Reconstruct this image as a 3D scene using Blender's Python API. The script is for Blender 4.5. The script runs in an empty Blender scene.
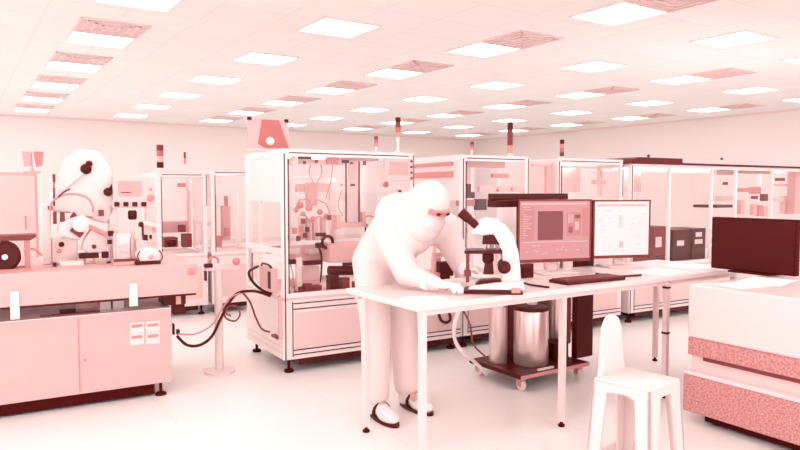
import bpy, bmesh, math, random
from mathutils import Vector, Matrix
random.seed(4)
PI = math.pi
sc = bpy.context.scene
COL = sc.collection

# ------------------------------------------------------------------ camera
FPX, HOR, CAMZ = 670.0, 190.0, 1.3
PITCH = math.atan((225 - HOR) / FPX)
cam_d = bpy.data.cameras.new('camera'); cam = bpy.data.objects.new('camera', cam_d); COL.objects.link(cam)
cam_d.sensor_width = 36.0; cam_d.lens = 36.0 * FPX / 800.0
cam_d.clip_start = 0.05; cam_d.clip_end = 200
cam.location = (0, 0, CAMZ); cam.rotation_euler = (PI / 2 - PITCH, 0, 0)
sc.camera = cam
CP = Vector((0, 0, CAMZ))

def ray(px, py):
    a, b = (px - 400) / FPX, (225 - py) / FPX
    c, s = math.cos(PITCH), math.sin(PITCH)
    return Vector((a, c + b * s, -s + b * c))

def on_z(px, py, z=0.0):
    d = ray(px, py); t = (z - CAMZ) / d.z
    return CP + d * t

class Frame:
    """a horizontal frame: x runs to the right and away, y runs away, z is up"""
    def __init__(s, o, deg):
        s.o = Vector((o[0], o[1], 0)); s.deg = deg; a = math.radians(deg)
        s.u = Vector((math.cos(a), math.sin(a), 0)); s.w = Vector((-math.sin(a), math.cos(a), 0))
    def pt(s, x, y, z=0): return s.o + s.u * x + s.w * y + Vector((0, 0, z))
    def at(s, px, py, y):            # where the sight line meets the plane y -> local x, z
        d = ray(px, py); t = ((s.o - CP).dot(s.w) + y) / d.dot(s.w)
        p = CP + d * t
        return (p - s.o).dot(s.u), p.z
    def atz(s, px, py, z):           # ... meets the level z -> local x, y
        p = on_z(px, py, z) - s.o
        return p.dot(s.u), p.dot(s.w)

# ------------------------------------------------------------------ materials
def lin(c):
    c /= 255.0
    return c / 12.92 if c <= 0.04045 else ((c + 0.055) / 1.055) ** 2.4
RAMP = [(0, 66), (40, 108), (90, 170), (130, 203), (187, 224), (239, 238), (255, 252)]
def rose(g):
    for (a, ra), (b, rb) in zip(RAMP, RAMP[1:]):
        if g <= b:
            r = ra + (rb - ra) * (g - a) / (b - a); break
    return (lin(r), lin(g), lin(max(0, g * 0.99)))

MATS = {}
def nt(name):
    m = bpy.data.materials.new(name); m.use_nodes = True
    n = m.node_tree; b = n.nodes['Principled BSDF']
    return m, n, b
def mat(name, g, rough=0.5, spec=0.3, metal=0.0, var=0.0, scale=20.0, bump=0.0, k=1.0):
    if name in MATS: return MATS[name]
    m, n, b = nt(name)
    c = rose(g); c = tuple(min(1, x * k) for x in c)
    b.inputs['Base Color'].default_value = (*c, 1)
    b.inputs['Roughness'].default_value = rough
    b.inputs['Specular IOR Level'].default_value = spec
    b.inputs['Metallic'].default_value = metal
    if var or bump:
        tc = n.nodes.new('ShaderNodeTexCoord')
        nz = n.nodes.new('ShaderNodeTexNoise'); nz.inputs['Scale'].default_value = scale; nz.inputs['Detail'].default_value = 4
        n.links.new(tc.outputs['Object'], nz.inputs['Vector'])
        if var:
            mr = n.nodes.new('ShaderNodeMix'); mr.data_type = 'RGBA'
            lo = tuple(min(1, x * (1 - var)) for x in c); hi = tuple(min(1, x * (1 + var * 0.6)) for x in c)
            mr.inputs[6].default_value = (*lo, 1); mr.inputs[7].default_value = (*hi, 1)
            n.links.new(nz.outputs['Fac'], mr.inputs[0]); n.links.new(mr.outputs[2], b.inputs['Base Color'])
        if bump:
            bp = n.nodes.new('ShaderNodeBump'); bp.inputs['Strength'].default_value = bump; bp.inputs['Distance'].default_value = 0.02
            n.links.new(nz.outputs['Fac'], bp.inputs['Height']); n.links.new(bp.outputs['Normal'], b.inputs['Normal'])
    MATS[name] = m
    return m
def emit(name, col, st):
    if name in MATS: return MATS[name]
    m, n, b = nt(name)
    b.inputs['Base Color'].default_value = (*col, 1)
    b.inputs['Emission Color'].default_value = (*col, 1); b.inputs['Emission Strength'].default_value = st
    MATS[name] = m
    return m

WHITE = mat('white_enamel', 218, 0.35, 0.3)
PALE = mat('pale_grey_enamel', 206, 0.4, 0.3)
GREY = mat('light_grey_panel', 196, 0.45, 0.3)
PINK = mat('mid_grey_plastic', 178, 0.45, 0.3)
MID = mat('grey_metal', 140, 0.4, 0.4)
DEEP = mat('dark_grey_plastic', 55, 0.45, 0.3)
BLACK = mat('black_plastic', 11, 0.4, 0.22)
RUBBER = mat('black_rubber', 7, 0.7, 0.12)
REDB = mat('red_button', 105, 0.35, 0.4)
ALU = mat('white_aluminium', 226, 0.3, 0.5)
SILVER = mat('brushed_silver', 205, 0.28, 0.5, 0.75)
SUIT = mat('white_cleanroom_fabric', 212, 0.8, 0.1, bump=0.25, scale=9)
SKIN = mat('skin', 165, 0.5, 0.3)
SHOEM = mat('pale_shoe_fabric', 222, 0.7, 0.1)
PLASTIC = mat('white_moulded_plastic', 212, 0.35, 0.3)
PAPER = mat('white_paper', 244, 0.8, 0.1)
CABINET = mat('cabinet_enamel', 176, 0.45, 0.3, var=0.03, scale=3)
LAMIN = mat('table_laminate', 212, 0.3, 0.4)
def glass_mat():
    m = bpy.data.materials.new('clear_acrylic'); m.use_nodes = True; n = m.node_tree; n.nodes.clear()
    o = n.nodes.new('ShaderNodeOutputMaterial'); mx = n.nodes.new('ShaderNodeMixShader')
    t = n.nodes.new('ShaderNodeBsdfTransparent'); t.inputs[0].default_value = (0.995, 0.985, 0.985, 1)
    g = n.nodes.new('ShaderNodeBsdfGlossy'); g.inputs['Color'].default_value = (0.95, 0.86, 0.86, 1); g.inputs['Roughness'].default_value = 0.06
    f = n.nodes.new('ShaderNodeFresnel'); f.inputs['IOR'].default_value = 1.45
    ge = n.nodes.new('ShaderNodeNewGeometry'); inv = n.nodes.new('ShaderNodeMath'); inv.operation = 'SUBTRACT'; inv.inputs[0].default_value = 1.0
    mu = n.nodes.new('ShaderNodeMath'); mu.operation = 'MULTIPLY'
    n.links.new(ge.outputs['Backfacing'], inv.inputs[1]); n.links.new(f.outputs[0], mu.inputs[0]); n.links.new(inv.outputs[0], mu.inputs[1])
    n.links.new(mu.outputs[0], mx.inputs[0]); n.links.new(t.outputs[0], mx.inputs[1]); n.links.new(g.outputs[0], mx.inputs[2])
    n.links.new(mx.outputs[0], o.inputs[0])
    return m
GLASS = glass_mat()
def granite_mat():
    m, n, b = nt('speckled_granite')
    tc = n.nodes.new('ShaderNodeTexCoord')
    v = n.nodes.new('ShaderNodeTexNoise'); v.inputs['Scale'].default_value = 95; v.inputs['Detail'].default_value = 3
    cr = n.nodes.new('ShaderNodeValToRGB'); e = cr.color_ramp.elements
    e[0].position = 0.33; e[0].color = (*rose(105), 1); e[1].position = 0.68; e[1].color = (*rose(165), 1)
    n.links.new(tc.outputs['Object'], v.inputs['Vector']); n.links.new(v.outputs['Fac'], cr.inputs[0])
    n.links.new(cr.outputs[0], b.inputs['Base Color']); b.inputs['Roughness'].default_value = 0.4
    b.inputs['Specular IOR Level'].default_value = 0.3
    return m
GRANITE = granite_mat()
def tile_mat(name, g, gl, size, line, rough, spec, ang):
    m, n, b = nt(name)
    tc = n.nodes.new('ShaderNodeTexCoord'); mp = n.nodes.new('ShaderNodeMapping')
    br = n.nodes.new('ShaderNodeTexBrick'); br.offset = 0; br.squash = 1
    br.inputs['Scale'].default_value = 1; br.inputs['Brick Width'].default_value = size; br.inputs['Row Height'].default_value = size
    br.inputs['Mortar Size'].default_value = line; br.inputs['Mortar Smooth'].default_value = 0.2
    br.inputs['Color1'].default_value = (*rose(g), 1); br.inputs['Color2'].default_value = (*rose(g - 3), 1)
    br.inputs['Mortar'].default_value = (*rose(gl), 1)
    n.links.new(tc.outputs['Object'], mp.inputs[0]); n.links.new(mp.outputs[0], br.inputs['Vector'])
    n.links.new(br.outputs['Color'], b.inputs['Base Color'])
    b.inputs['Roughness'].default_value = rough; b.inputs['Specular IOR Level'].default_value = spec
    return m
FLOORM = tile_mat('floor_vinyl', 236, 226, 0.9, 0.004, 0.32, 0.4, 0)
CEILM = tile_mat('ceiling_tiles', 238, 226, 0.6, 0.008, 0.8, 0.1, 0)
WALLM = mat('wall_paint', 222, 0.7, 0.1)
LAMP = emit('lamp_diffuser', (1.0, 0.91, 0.915), 3.0)

FILLB = emit('added_fill_glow', (1.0, 0.91, 0.915), 9.0)  # glow of the fill bars added inside the machines
# ------------------------------------------------------------------ mesh builder
class MB:
    def __init__(s): s.bm = bmesh.new(); s.mi = 0
    def _tag(s, n0):
        s.bm.faces.ensure_lookup_table()
        for f in s.bm.faces[n0:]: f.material_index = s.mi
    def box(s, x0, x1, y0, y1, z0, z1, bev=0.0):
        n0 = len(s.bm.faces)
        r = bmesh.ops.create_cube(s.bm, size=1.0)
        M = Matrix.Translation(((x0 + x1) / 2, (y0 + y1) / 2, (z0 + z1) / 2)) @ Matrix.Diagonal((abs(x1 - x0), abs(y1 - y0), abs(z1 - z0), 1))
        bmesh.ops.transform(s.bm, matrix=M, verts=r['verts'])
        if bev > 0:
            es = list({e for v in r['verts'] for e in v.link_edges})
            bmesh.ops.bevel(s.bm, geom=es, offset=bev, segments=2, profile=0.5, affect='EDGES', clamp_overlap=True)
        s._tag(n0); return s
    def obox(s, c, size, rot=(0, 0, 0), bev=0.0):
        n0 = len(s.bm.faces)
        r = bmesh.ops.create_cube(s.bm, size=1.0)
        from mathutils import Euler
        vs = r['verts']
        bmesh.ops.transform(s.bm, matrix=Matrix.Diagonal((*size, 1)), verts=vs)
        if bev > 0:
            es = list({e for v in vs for e in v.link_edges})
            rr = bmesh.ops.bevel(s.bm, geom=es, offset=bev, segments=2, profile=0.5, affect='EDGES', clamp_overlap=True)
            s.bm.faces.ensure_lookup_table()
            vs = list({v for f in s.bm.faces[n0:] for v in f.verts})
        bmesh.ops.transform(s.bm, matrix=Matrix.Translation(c) @ Euler(rot).to_matrix().to_4x4(), verts=vs)
        s._tag(n0); return s
    def cyl(s, p0, p1, r0, r1=None, n=16):
        r1 = r0 if r1 is None else r1
        n0 = len(s.bm.faces)
        p0, p1 = Vector(p0), Vector(p1); d = p1 - p0
        q = Vector((0, 0, 1)).rotation_difference(d)
        M = Matrix.Translation((p0 + p1) / 2) @ q.to_matrix().to_4x4()
        bmesh.ops.create_cone(s.bm, cap_ends=True, segments=n, radius1=r0, radius2=r1, depth=d.length, matrix=M)
        s._tag(n0); return s
    def ball(s, c, r, seg=16, rot=None):
        n0 = len(s.bm.faces)
        r = (r, r, r) if not hasattr(r, '__len__') else r
        M = Matrix.Translation(c) @ (rot or Matrix.Identity(4)) @ Matrix.Diagonal((*r, 1))
        bmesh.ops.create_uvsphere(s.bm, u_segments=seg, v_segments=max(6, seg // 2 + 2), radius=1.0, matrix=M)
        s._tag(n0); return s
    def caps(s, p0, p1, r0, r1, n=14):       # tapered limb with round ends
        s.cyl(p0, p1, r0, r1, n); s.ball(p0, r0, n); s.ball(p1, r1, n); return s
    def tube(s, pts, r, n=8, closed=False, smooth=3):
        P = [Vector(p) for p in pts]
        if smooth:
            Q = []; m = len(P)
            rng = m if closed else m - 1
            for i in range(rng):
                a = P[(i - 1) % m] if (closed or i > 0) else P[0]
                b, c = P[i], P[(i + 1) % m]
                d = P[(i + 2) % m] if (closed or i + 2 < m) else P[-1]
                for k in range(smooth):
                    t = k / smooth
                    Q.append(0.5 * ((2 * b) + (c - a) * t + (2 * a - 5 * b + 4 * c - d) * t * t + (3 * b - a - 3 * c + d) * t ** 3))
            if not closed: Q.append(P[-1])
            P = Q
        n0 = len(s.bm.faces); rings = []
        m = len(P); up = Vector((0.13, 0.21, 0.97))
        for i, p in enumerate(P):
            a = P[i - 1] if (i > 0 or closed) else P[i]; b = P[(i + 1) % m] if (i < m - 1 or closed) else P[i]
            t = (b - a).normalized()
            x = t.cross(up)
            if x.length < 1e-3: x = t.cross(Vector((1, 0, 0)))
            x.normalize(); y = t.cross(x)
            rr = r(i / (m - 1)) if callable(r) else r
            rings.append([s.bm.verts.new(p + (x * math.cos(2 * PI * k / n) + y * math.sin(2 * PI * k / n)) * rr) for k in range(n)])
        for i in range(m if closed else m - 1):
            A, B = rings[i], rings[(i + 1) % m]
            for k in range(n):
                s.bm.faces.new((A[k], A[(k + 1) % n], B[(k + 1) % n], B[k]))
        if not closed:
            s.bm.faces.new(rings[0][::-1]); s.bm.faces.new(rings[-1])
        s._tag(n0); return s
    def lathe(s, prof, c=(0, 0, 0), n=24, axis=None):
        n0 = len(s.bm.faces); c = Vector(c)
        q = Vector((0, 0, 1)).rotation_difference(Vector(axis)) if axis else None
        rings = []
        for (r, z) in prof:
            ring = []
            for k in range(n):
                v = Vector((r * math.cos(2 * PI * k / n), r * math.sin(2 * PI * k / n), z))
                if q: v = q @ v
                ring.append(s.bm.verts.new(c + v))
            rings.append(ring)
        for A, B in zip(rings, rings[1:]):
            for k in range(n): s.bm.faces.new((A[k], A[(k + 1) % n], B[(k + 1) % n], B[k]))
        s.bm.faces.new(rings[0][::-1]); s.bm.faces.new(rings[-1])
        s._tag(n0); return s
    def prism(s, poly, y0, y1, bev=0.0):     # outline in x,z pushed from y0 to y1
        n0 = len(s.bm.faces)
        A = [s.bm.verts.new((x, y0, z)) for x, z in poly]; B = [s.bm.verts.new((x, y1, z)) for x, z in poly]
        m = len(poly)
        fs = [s.bm.faces.new(A), s.bm.faces.new(B[::-1])]
        for i in range(m): fs.append(s.bm.faces.new((A[i], B[i], B[(i + 1) % m], A[(i + 1) % m])))
        if bev > 0:
            es = list({e for f in fs for e in f.edges})
            bmesh.ops.bevel(s.bm, geom=es, offset=bev, segments=3, profile=0.5, affect='EDGES', clamp_overlap=True)
        s._tag(n0); return s
    def build(s, name, m, parent=None, smooth=False, loc=None, label=None):
        bmesh.ops.recalc_face_normals(s.bm, faces=s.bm.faces[:])
        me = bpy.data.meshes.new(name); s.bm.to_mesh(me); s.bm.free()
        for x in (m if isinstance(m, (list, tuple)) else [m]): me.materials.append(x)
        if smooth:
            for p in me.polygons: p.use_smooth = True
            try: me.set_sharp_from_angle(angle=math.radians(smooth if smooth is not True else 40))
            except Exception: pass
        o = bpy.data.objects.new(name, me); COL.objects.link(o)
        if parent: o.parent = parent
        if loc: o.location = loc
        if label: o['label'] = label
        return o
def meta(o, label, cat, group=None):
    o['label'] = label; o['category'] = cat
    if group: o['group'] = group
    return o
def thing(name, label, cat, loc, deg=0, group=None):
    o = bpy.data.objects.new(name, None); COL.objects.link(o); o.empty_display_size = 0.1
    o.location = loc; o.rotation_euler = (0, 0, math.radians(deg))
    return meta(o, label, cat, group)
def copy_tree(o, parent=None):
    c = o.copy(); COL.objects.link(c)
    if parent: c.parent = parent
    for ch in [k for k in o.children]: copy_tree(ch, c)
    return c
def box(name, m, parent, *a, bev=0.0, label=None):
    return MB().box(*a, bev=bev).build(name, m, parent, label=label)

# ------------------------------------------------------------------ frames of the place
ROW = Frame(on_z(284, 375, 0), 30.7)          # corner of the nearest glazed machine
TAB = Frame((0.105, 3.11), 33.5)              # front left leg of the long table
BEN = Frame(on_z(169, 398, 0), 30.2)          # right foot of the left bench
ROOM = Frame(ROW.o, 33.6)
CEIL_Z = 2.84

# ------------------------------------------------------------------ room shell
U0, U1, W0, W1 = -6.5, 11.5, -9.0, 11.6
def struct(name, mb, m):
    o = mb.build(name, m); o['kind'] = 'structure'
    o.location = ROOM.o; o.rotation_euler = (0, 0, math.radians(ROOM.deg)); return o
struct('floor', MB().box(U0, U1, W0, W1, -0.1, 0), FLOORM)
ceil = struct('ceiling', MB().box(U0, U1, W0, W1, CEIL_Z, CEIL_Z + 0.1), CEILM)
struct('wall_back', MB().box(U0, U1, W1, W1 + 0.12, 0, CEIL_Z), WALLM)
struct('wall_right', MB().box(U1, U1 + 0.12, W0, W1, 0, CEIL_Z), WALLM)
struct('wall_left', MB().box(U0 - 0.12, U0, W0, W1, 0, 0.5), WALLM)
wm = MB()
for k in range(9):
    y_ = W0 + (W1 - W0) * k / 8; wm.box(U0 - 0.1, U0 - 0.04, y_ - .03, y_ + .03, .5, CEIL_Z)
struct('fill_window_1', wm, WHITE)  # unseen; wall left open above the sill to let fill light in
struct('wall_front', MB().box(U0, U1, W0 - 0.12, W0, 0, 0.5), WALLM)
wm = MB()
for k in range(9):
    x_ = U0 + (U1 - U0) * k / 8; wm.box(x_ - .03, x_ + .03, W0 - 0.1, W0 - 0.04, .5, CEIL_Z)
struct('fill_window_2', wm, WHITE)  # unseen open side behind the camera, added to let world light in
struct('baseboard_back', MB().box(U0, U1, W1 - 0.015, W1, 0, 0.1), PALE)
struct('baseboard_right', MB().box(U1 - 0.015, U1, W0, W1, 0, 0.1), PALE)
struct('trim_1', MB().box(U0, U1, W1 - 0.03, W1, CEIL_Z - 0.04, CEIL_Z), PALE)
struct('trim_2', MB().box(U1 - 0.03, U1, W0, W1, CEIL_Z - 0.04, CEIL_Z), PALE)

# ceiling lights on a 1.8 m grid
A0 = Vector((1.91, 5.95, 0)); a = math.radians(ROOM.deg)
V1 = Vector((math.cos(a), math.sin(a), 0)) * 1.8; V2 = Vector((-math.sin(a), math.cos(a), 0)) * 1.8
def inside(p, m=0.5):
    d = p - ROOM.o; x, y = d.dot(ROOM.u), d.dot(ROOM.w)
    return U0 + m < x < U1 - m and W0 + m < y < W1 - m
lamp0 = None; grille0 = None
for i in range(-12, 13):
    for j in range(-12, 13):
        p = A0 + V1 * i + V2 * j; p.z = CEIL_Z
        if inside(p):
            if lamp0 is None:
                lamp0 = thing('ceiling_light', 'square white flush panel light glowing in the tiled ceiling', 'ceiling light', p, ROOM.deg, 'ceiling panel lights')
                f = MB()
                for q in ((-.3, .3, -.3, -.28), (-.3, .3, .28, .3), (-.3, -.28, -.28, .28), (.28, .3, -.28, .28)): f.box(*q, -0.012, -0.001)
                f.build('frame', WHITE, lamp0)
                box('diffuser', LAMP, lamp0, -.28, .28, -.28, .28, -0.008, -0.002)
                L = lamp0
            else:
                L = copy_tree(lamp0); L.location = p
        q = p + V2 * (2 / 3.0); front = (q - CP).y
        if inside(q) and front > 3 and (i + 2 * j) % 2 == 0:
            if grille0 is None:
                grille0 = thing('ceiling_grille', 'square pale air grille in the tiled ceiling between the panel lights', 'air grille', q, ROOM.deg, 'ceiling air grilles')
                g = MB()
                for k in range(4):
                    e = 0.3 - k * 0.07
                    for b in ((-e, e, -e, -e + .02), (-e, e, e - .02, e), (-e, -e + .02, -e, e), (e - .02, e, -e, e)): g.box(*b, -0.014, -0.001)
                g.build('louvre', PALE, grille0)
                box('backing', GREY, grille0, -.28, .28, -.28, .28, -0.004, -0.001)
            else:
                copy_tree(grille0).location = q

# ------------------------------------------------------------------ glazed machines
def stack_light(root, x, y, z, h, r, segs, pole=0.06):
    m = MB(); m.lathe([(r * 1.3, z), (r * 1.3, z + 0.012), (r * 0.5, z + 0.02), (r * 0.5, z + pole), (r * 0.9, z + pole + 0.004), (r * 0.9, z + pole + 0.012)], (x, y, 0), 14)
    s = m.build('stack_light', ALU, root, smooth=True)
    n = len(segs); hh = (h - pole - 0.012) / n; z0 = z + pole + 0.012
    for k, mm in enumerate(segs):
        MB().lathe([(r * .96, z0 + k * hh), (r, z0 + k * hh + .004), (r, z0 + (k + 1) * hh - .004), (r * .96, z0 + (k + 1) * hh)], (x, y, 0), 14).build('lamp_segment', mm, s, smooth=True)
    return s

def cell(name, label, fr, x0, W, D, H, deck=0.54, open_left=False, posts=(), roofm=None, handle_at=None, seams=True, side_panel=True, group=None):
    """white machine: closed base on feet, glazed frame above"""
    root = thing(name, label, 'machine', fr.pt(x0, 0, 0), fr.deg, group)
    e = 0.04; b0 = 0.10
    for (x, y) in ((0.06, 0.06), (W - 0.06, 0.06), (0.06, D - 0.06), (W - 0.06, D - 0.06)):
        MB().lathe([(0.032, 0), (0.036, 0.008), (0.03, 0.02), (0.011, 0.026), (0.011, b0 - 0.001)], (x, y, 0), 16).build('foot', RUBBER, root, smooth=True)
    base = box('base_cabinet', WHITE, root, 0, W, 0, D, b0, deck - 0.02, bev=0.004)
    box('under_shade', BLACK, root, 0.12, W - 0.10, 0.03, D - 0.10, 0.05, b0)  # dark block standing in for the shade under the base
    p = MB().box(0.085, W - 0.06, -0.004, 0.002, b0 + 0.075, deck - 0.11)
    p.build('base_panel', GREY, base)
    if seams:
        for z in (b0 + 0.03, b0 + 0.062, deck - 0.085, deck - 0.045): box('seam', RUBBER, root, 0.075, W - 0.01, -0.003, 0.001, z, z + 0.007)
        box('seam', RUBBER, root, 0.066, 0.072, -0.003, 0.001, b0 + 0.02, deck - 0.03)
        box('seam', RUBBER, root, 0.012, 0.019, -0.003, 0.001, b0 + 0.0, H - 0.02)
    for z in (b0 + 0.045, b0 + 0.09): box('side_seam', PINK, root, -0.002, 0.001, 0.03, D - 0.02, z, z + 0.004)
    box('deck', GREY, root, 0.005, W - 0.005, 0.005, D - 0.005, deck - 0.02, deck)
    f = MB()
    for (x, y) in ((0, 0), (W - e, 0), (0, D - e), (W - e, D - e)): f.box(x, x + e, y, y + e, deck, H, bev=0.004)
    for y in (0, D - e):
        f.box(e, W - e, y, y + e, H - e, H, bev=0.004); f.box(e, W - e, y, y + e, deck, deck + 0.03)
    for x in (0, W - e):
        f.box(x, x + e, e, D - e, H - e, H, bev=0.004); f.box(x, x + e, e, D - e, deck, deck + 0.03)
    for x in posts: f.box(x - 0.015, x + 0.015, 0.002, 0.03, deck + 0.03, H - e)
    f.build('frame', ALU, root)
    box('gasket', BLACK, root, 0.05, W - 0.05, -0.002, 0.001, H - 0.019, H - 0.012)
    box('gasket', BLACK, root, e + 0.002, e + 0.008, -0.002, 0.004, deck + 0.03, H - e)
    box('gasket', BLACK, root, W - 0.009, W - 0.003, -0.002, 0.001, H - 0.34, H - 0.005)
    box('roof', roofm or WHITE, root, 0.004, W - 0.004, 0.004, D - 0.004, H, H + 0.012)
    MB().box(e, W - e, 0.014, 0.019, deck + 0.03, H - e).build('front_pane', GLASS, root)
    MB().box(e, W - e, D - 0.022, D - 0.017, deck + 0.03, H - e).build('rear_pane', GLASS, root)
    if side_panel:
        MB().box(0.004, 0.014, e, D - e, H - 0.36, H - e).build('side_panel', WHITE, root)
        MB().box(0.002, 0.016, e, D - e, deck + 0.30, deck + 0.345).build('side_rail', WHITE, root)
        MB().box(0.014, 0.019, e, D - e, deck + 0.03, H - 0.36).build('side_pane', GLASS, root)
    else:
        MB().box(0.014, 0.019, e, D - e, deck + 0.03, H - e).build('side_pane', GLASS, root)
    if handle_at is not None:
        x, z = handle_at
        MB().tube([(x - 0.05, -0.004, z + 0.03), (x - 0.045, -0.035, z - 0.015), (x, -0.045, z - 0.035), (x + 0.045, -0.035, z - 0.015), (x + 0.05, -0.004, z + 0.03)], 0.011, 8).build('handle', BLACK, base, smooth=True)
    lb = MB().box(0.15, W - 0.15, D * .55, D * .55 + .05, H - 0.03, H - 0.005).build('added_fill_bar', FILLB, root)  # emissive bar added under the roof to brighten the interior
    return root

def panel_hmi(root, x0, x1, z0, z1, y, screenm, cols=4):
    o = MB().box(x0, x1, y, y + 0.05, z0, z1, bev=0.004).build('control_panel', GREY, root)
    w, h = x1 - x0, z1 - z0
    MB().box(x0 + w * .14, x1 - w * .2, y - 0.004, y + 0.001, z0 + h * .28, z1 - h * .14).build('screen', screenm, o)
    for k in range(cols):
        z = z1 - h * (0.12 + 0.25 * k)
        MB().cyl((x1 - w * .08, y - 0.008, z), (x1 - w * .08, y, z), 0.009, n=10).build('button', DEEP, o)
    return o

X = lambda px, y=0.0: ROW.at(px, 250, y)[0]
def row(px, py, y): x, z = ROW.at(px, py, y); return x, z

# ---- machine nearest the camera
H1 = 1.575
W1_ = X(414)
D1 = 0.82
M1 = cell('assembly_machine', 'white glazed assembly machine nearest the camera, just left of the bent-over person', ROW, 0, W1_, D1, H1, handle_at=None)
def R(px, py, y): return ROW.at(px, py, y)
def slab(mb, px0, py0, px1, py1, y0, y1, bev=0.0, fr=ROW, ox=0.0):
    xa, za = fr.at(px0, py0, y0); xb, zb = fr.at(px1, py1, y0)
    return mb.box(min(xa, xb) - ox, max(xa, xb) - ox, y0, y1, min(za, zb), max(za, zb), bev)
def P3(px, py, y, fr=ROW, ox=0.0):
    x, z = fr.at(px, py, y); return Vector((x - ox, y, z))
# inside, upper rail
slab(MB(), 286, 158, 345, 165, 0.12, 0.2).build('gantry_rail', GREY, M1)
MB().lathe([(0.03, 0), (0.034, 0.01), (0.034, 0.03), (0.012, 0.032)], P3(292.5, 161, 0.1), 20, (0, -1, 0)).build('pulley', WHITE, M1, smooth=True)
slab(MB(), 298, 156, 312, 159, 0.1, 0.118).build('cable_chain', BLACK, M1)
slab(MB(), 327, 157, 339, 164, 0.1, 0.14, 0.004).build('sensor_block', MID, M1)
slab(MB(), 341, 156, 379, 161, 0.12, 0.22, 0.004).build('linear_rail', PINK, M1)
m = MB()
for px in (346, 359): m.cyl(P3(px, 161, 0.25), P3(px, 222, 0.25), 0.007, n=8)
m.build('guide_rod', DEEP, M1)
slab(MB(), 348, 161, 357, 225, 0.27, 0.30).build('lift_plate', WHITE, M1)
slab(MB(), 343, 160, 349, 163, 0.1, 0.12).build('clamp', BLACK, M1)
m = MB(); slab(m, 337, 215, 341, 229, 0.22, 0.3); slab(m, 341, 223, 366, 227, 0.22, 0.3); slab(m, 363, 212, 366, 226, .22, .27); m.build('bracket', PINK, M1)
MB().cyl(P3(365.5, 226, 0.28), P3(365.5, 243, 0.28), 0.006, n=8).build('rod', BLACK, M1)
m = MB(); m.tube([P3(363, 219, .25), P3(368, 216, .25), P3(374, 217, .25)], 0.006); m.tube([P3(363, 222, .25), P3(369, 227, .25), P3(371, 233, .25)], 0.008); m.build('air_hose', MID, M1)
# pick head cluster
slab(MB(), 297, 183, 331, 192, 0.45, 0.5, 0.004).build('cross_beam', GREY, M1)
slab(MB(), 308, 182, 318, 206, 0.38, 0.44, 0.004).build('pick_head', PINK, M1)
m = MB()
for px, py, r in ((300, 205, .03), (296, 210, .02), (309, 208, .028), (320, 212, .024), (326, 216, .02), (303, 214, .02), (313, 219, .022)):
    m.ball(P3(px, py, 0.34), r, 10)
m.build('valve', MID, M1, smooth=True)
m = MB()
for k, (a_, b_) in enumerate((((296, 208), (303, 200)), ((303, 200), (312, 206)), ((312, 206), (322, 202)), ((322, 202), (330, 214)), ((299, 216), (310, 222)), ((310, 222), (326, 219)))):
    m.tube([P3(*a_, 0.32), P3((a_[0] + b_[0]) / 2, (a_[1] + b_[1]) / 2 - 4, 0.31), P3(*b_, 0.32)], 0.005)
m.build('air_tube', MID, M1)
m = MB()
for px in (300, 307, 314, 322): slab(m, px, 218, px + 4, 240, 0.33, 0.38)
m.build('gripper_finger', PINK, M1)
m = MB()
for px, py in ((299, 239), (306, 236), (308, 230), (304, 222), (330, 218), (287, 238), (287, 224)): slab(m, px - 1.5, py - 3, px + 1.5, py + 2, 0.3, 0.33)
m.build('sensor', DEEP, M1)
slab(MB(), 285, 246, 325, 260, 0.4, 0.46).build('nest_plate', GREY, M1)
m = MB(); c = P3(327.5, 242, 0.22)
m.tube([c + Vector((math.cos(t) * 0.043, 0, math.sin(t) * 0.046)) for t in [2 * PI * k / 14 for k in range(14)]], 0.012, closed=True, smooth=2)
m.build('ring_light', BLACK, M1, smooth=True)
m = MB(); slab(m, 317, 243, 324, 248, 0.22, 0.26, 0.004); slab(m, 317, 233, 326, 236, .22, .25); m.build('ring_clamp', BLACK, M1)
MB().tube([P3(319, 248, .22), P3(321.5, 256, .21), P3(321.5, 268, .21), P3(320, 282, .21), P3(314, 289, .22)], 0.007).build('cable', BLACK, M1, smooth=True)
slab(MB(), 330, 244, 366, 261, 0.16, 0.36, 0.006).build('feeder_block', PINK, M1)
m = MB(); slab(m, 304, 261, 322, 264.5, 0.14, 0.17); slab(m, 286, 260, 297, 264, 0.14, 0.17); slab(m, 344, 263, 361, 265, 0.12, 0.15); m.build('slide_rail', BLACK, M1)
slab(MB(), 297, 258, 302, 291, 0.12, 0.16).build('riser_post', WHITE, M1)
slab(MB(), 302, 267, 320, 281, 0.2, 0.3, 0.004).build('junction_box', GREY, M1)
slab(MB(), 296, 282, 320, 287, 0.16, 0.34, 0.003).build('base_slide', PINK, M1)
slab(MB(), 299, 287, 322, 293, 0.1, 0.2, 0.003).build('cable_tray', DEEP, M1)
MB().cyl(P3(329, 270.5, 0.16), P3(352, 270.5, 0.16), 0.036, n=18).build('motor', BLACK, M1, smooth=True)
slab(MB(), 330.5, 276, 339, 292, 0.12, 0.2).build('motor_stand', BLACK, M1)
m = MB(); slab(m, 342, 278, 350, 292, .14, .2, .004); slab(m, 355, 282, 369, 291, .14, .2, .004); m.build('drive_unit', DEEP, M1)
m = MB(); slab(m, 321, 276, 332, 279, .22, .26); m.tube([P3(316, 288, .2), P3(326, 279, .2), P3(334, 277, .2)], .006); m.build('link_arm', WHITE, M1)
slab(MB(), 285, 276, 289, 294, .1, .14).build('stop_block', GREY, M1)
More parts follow.
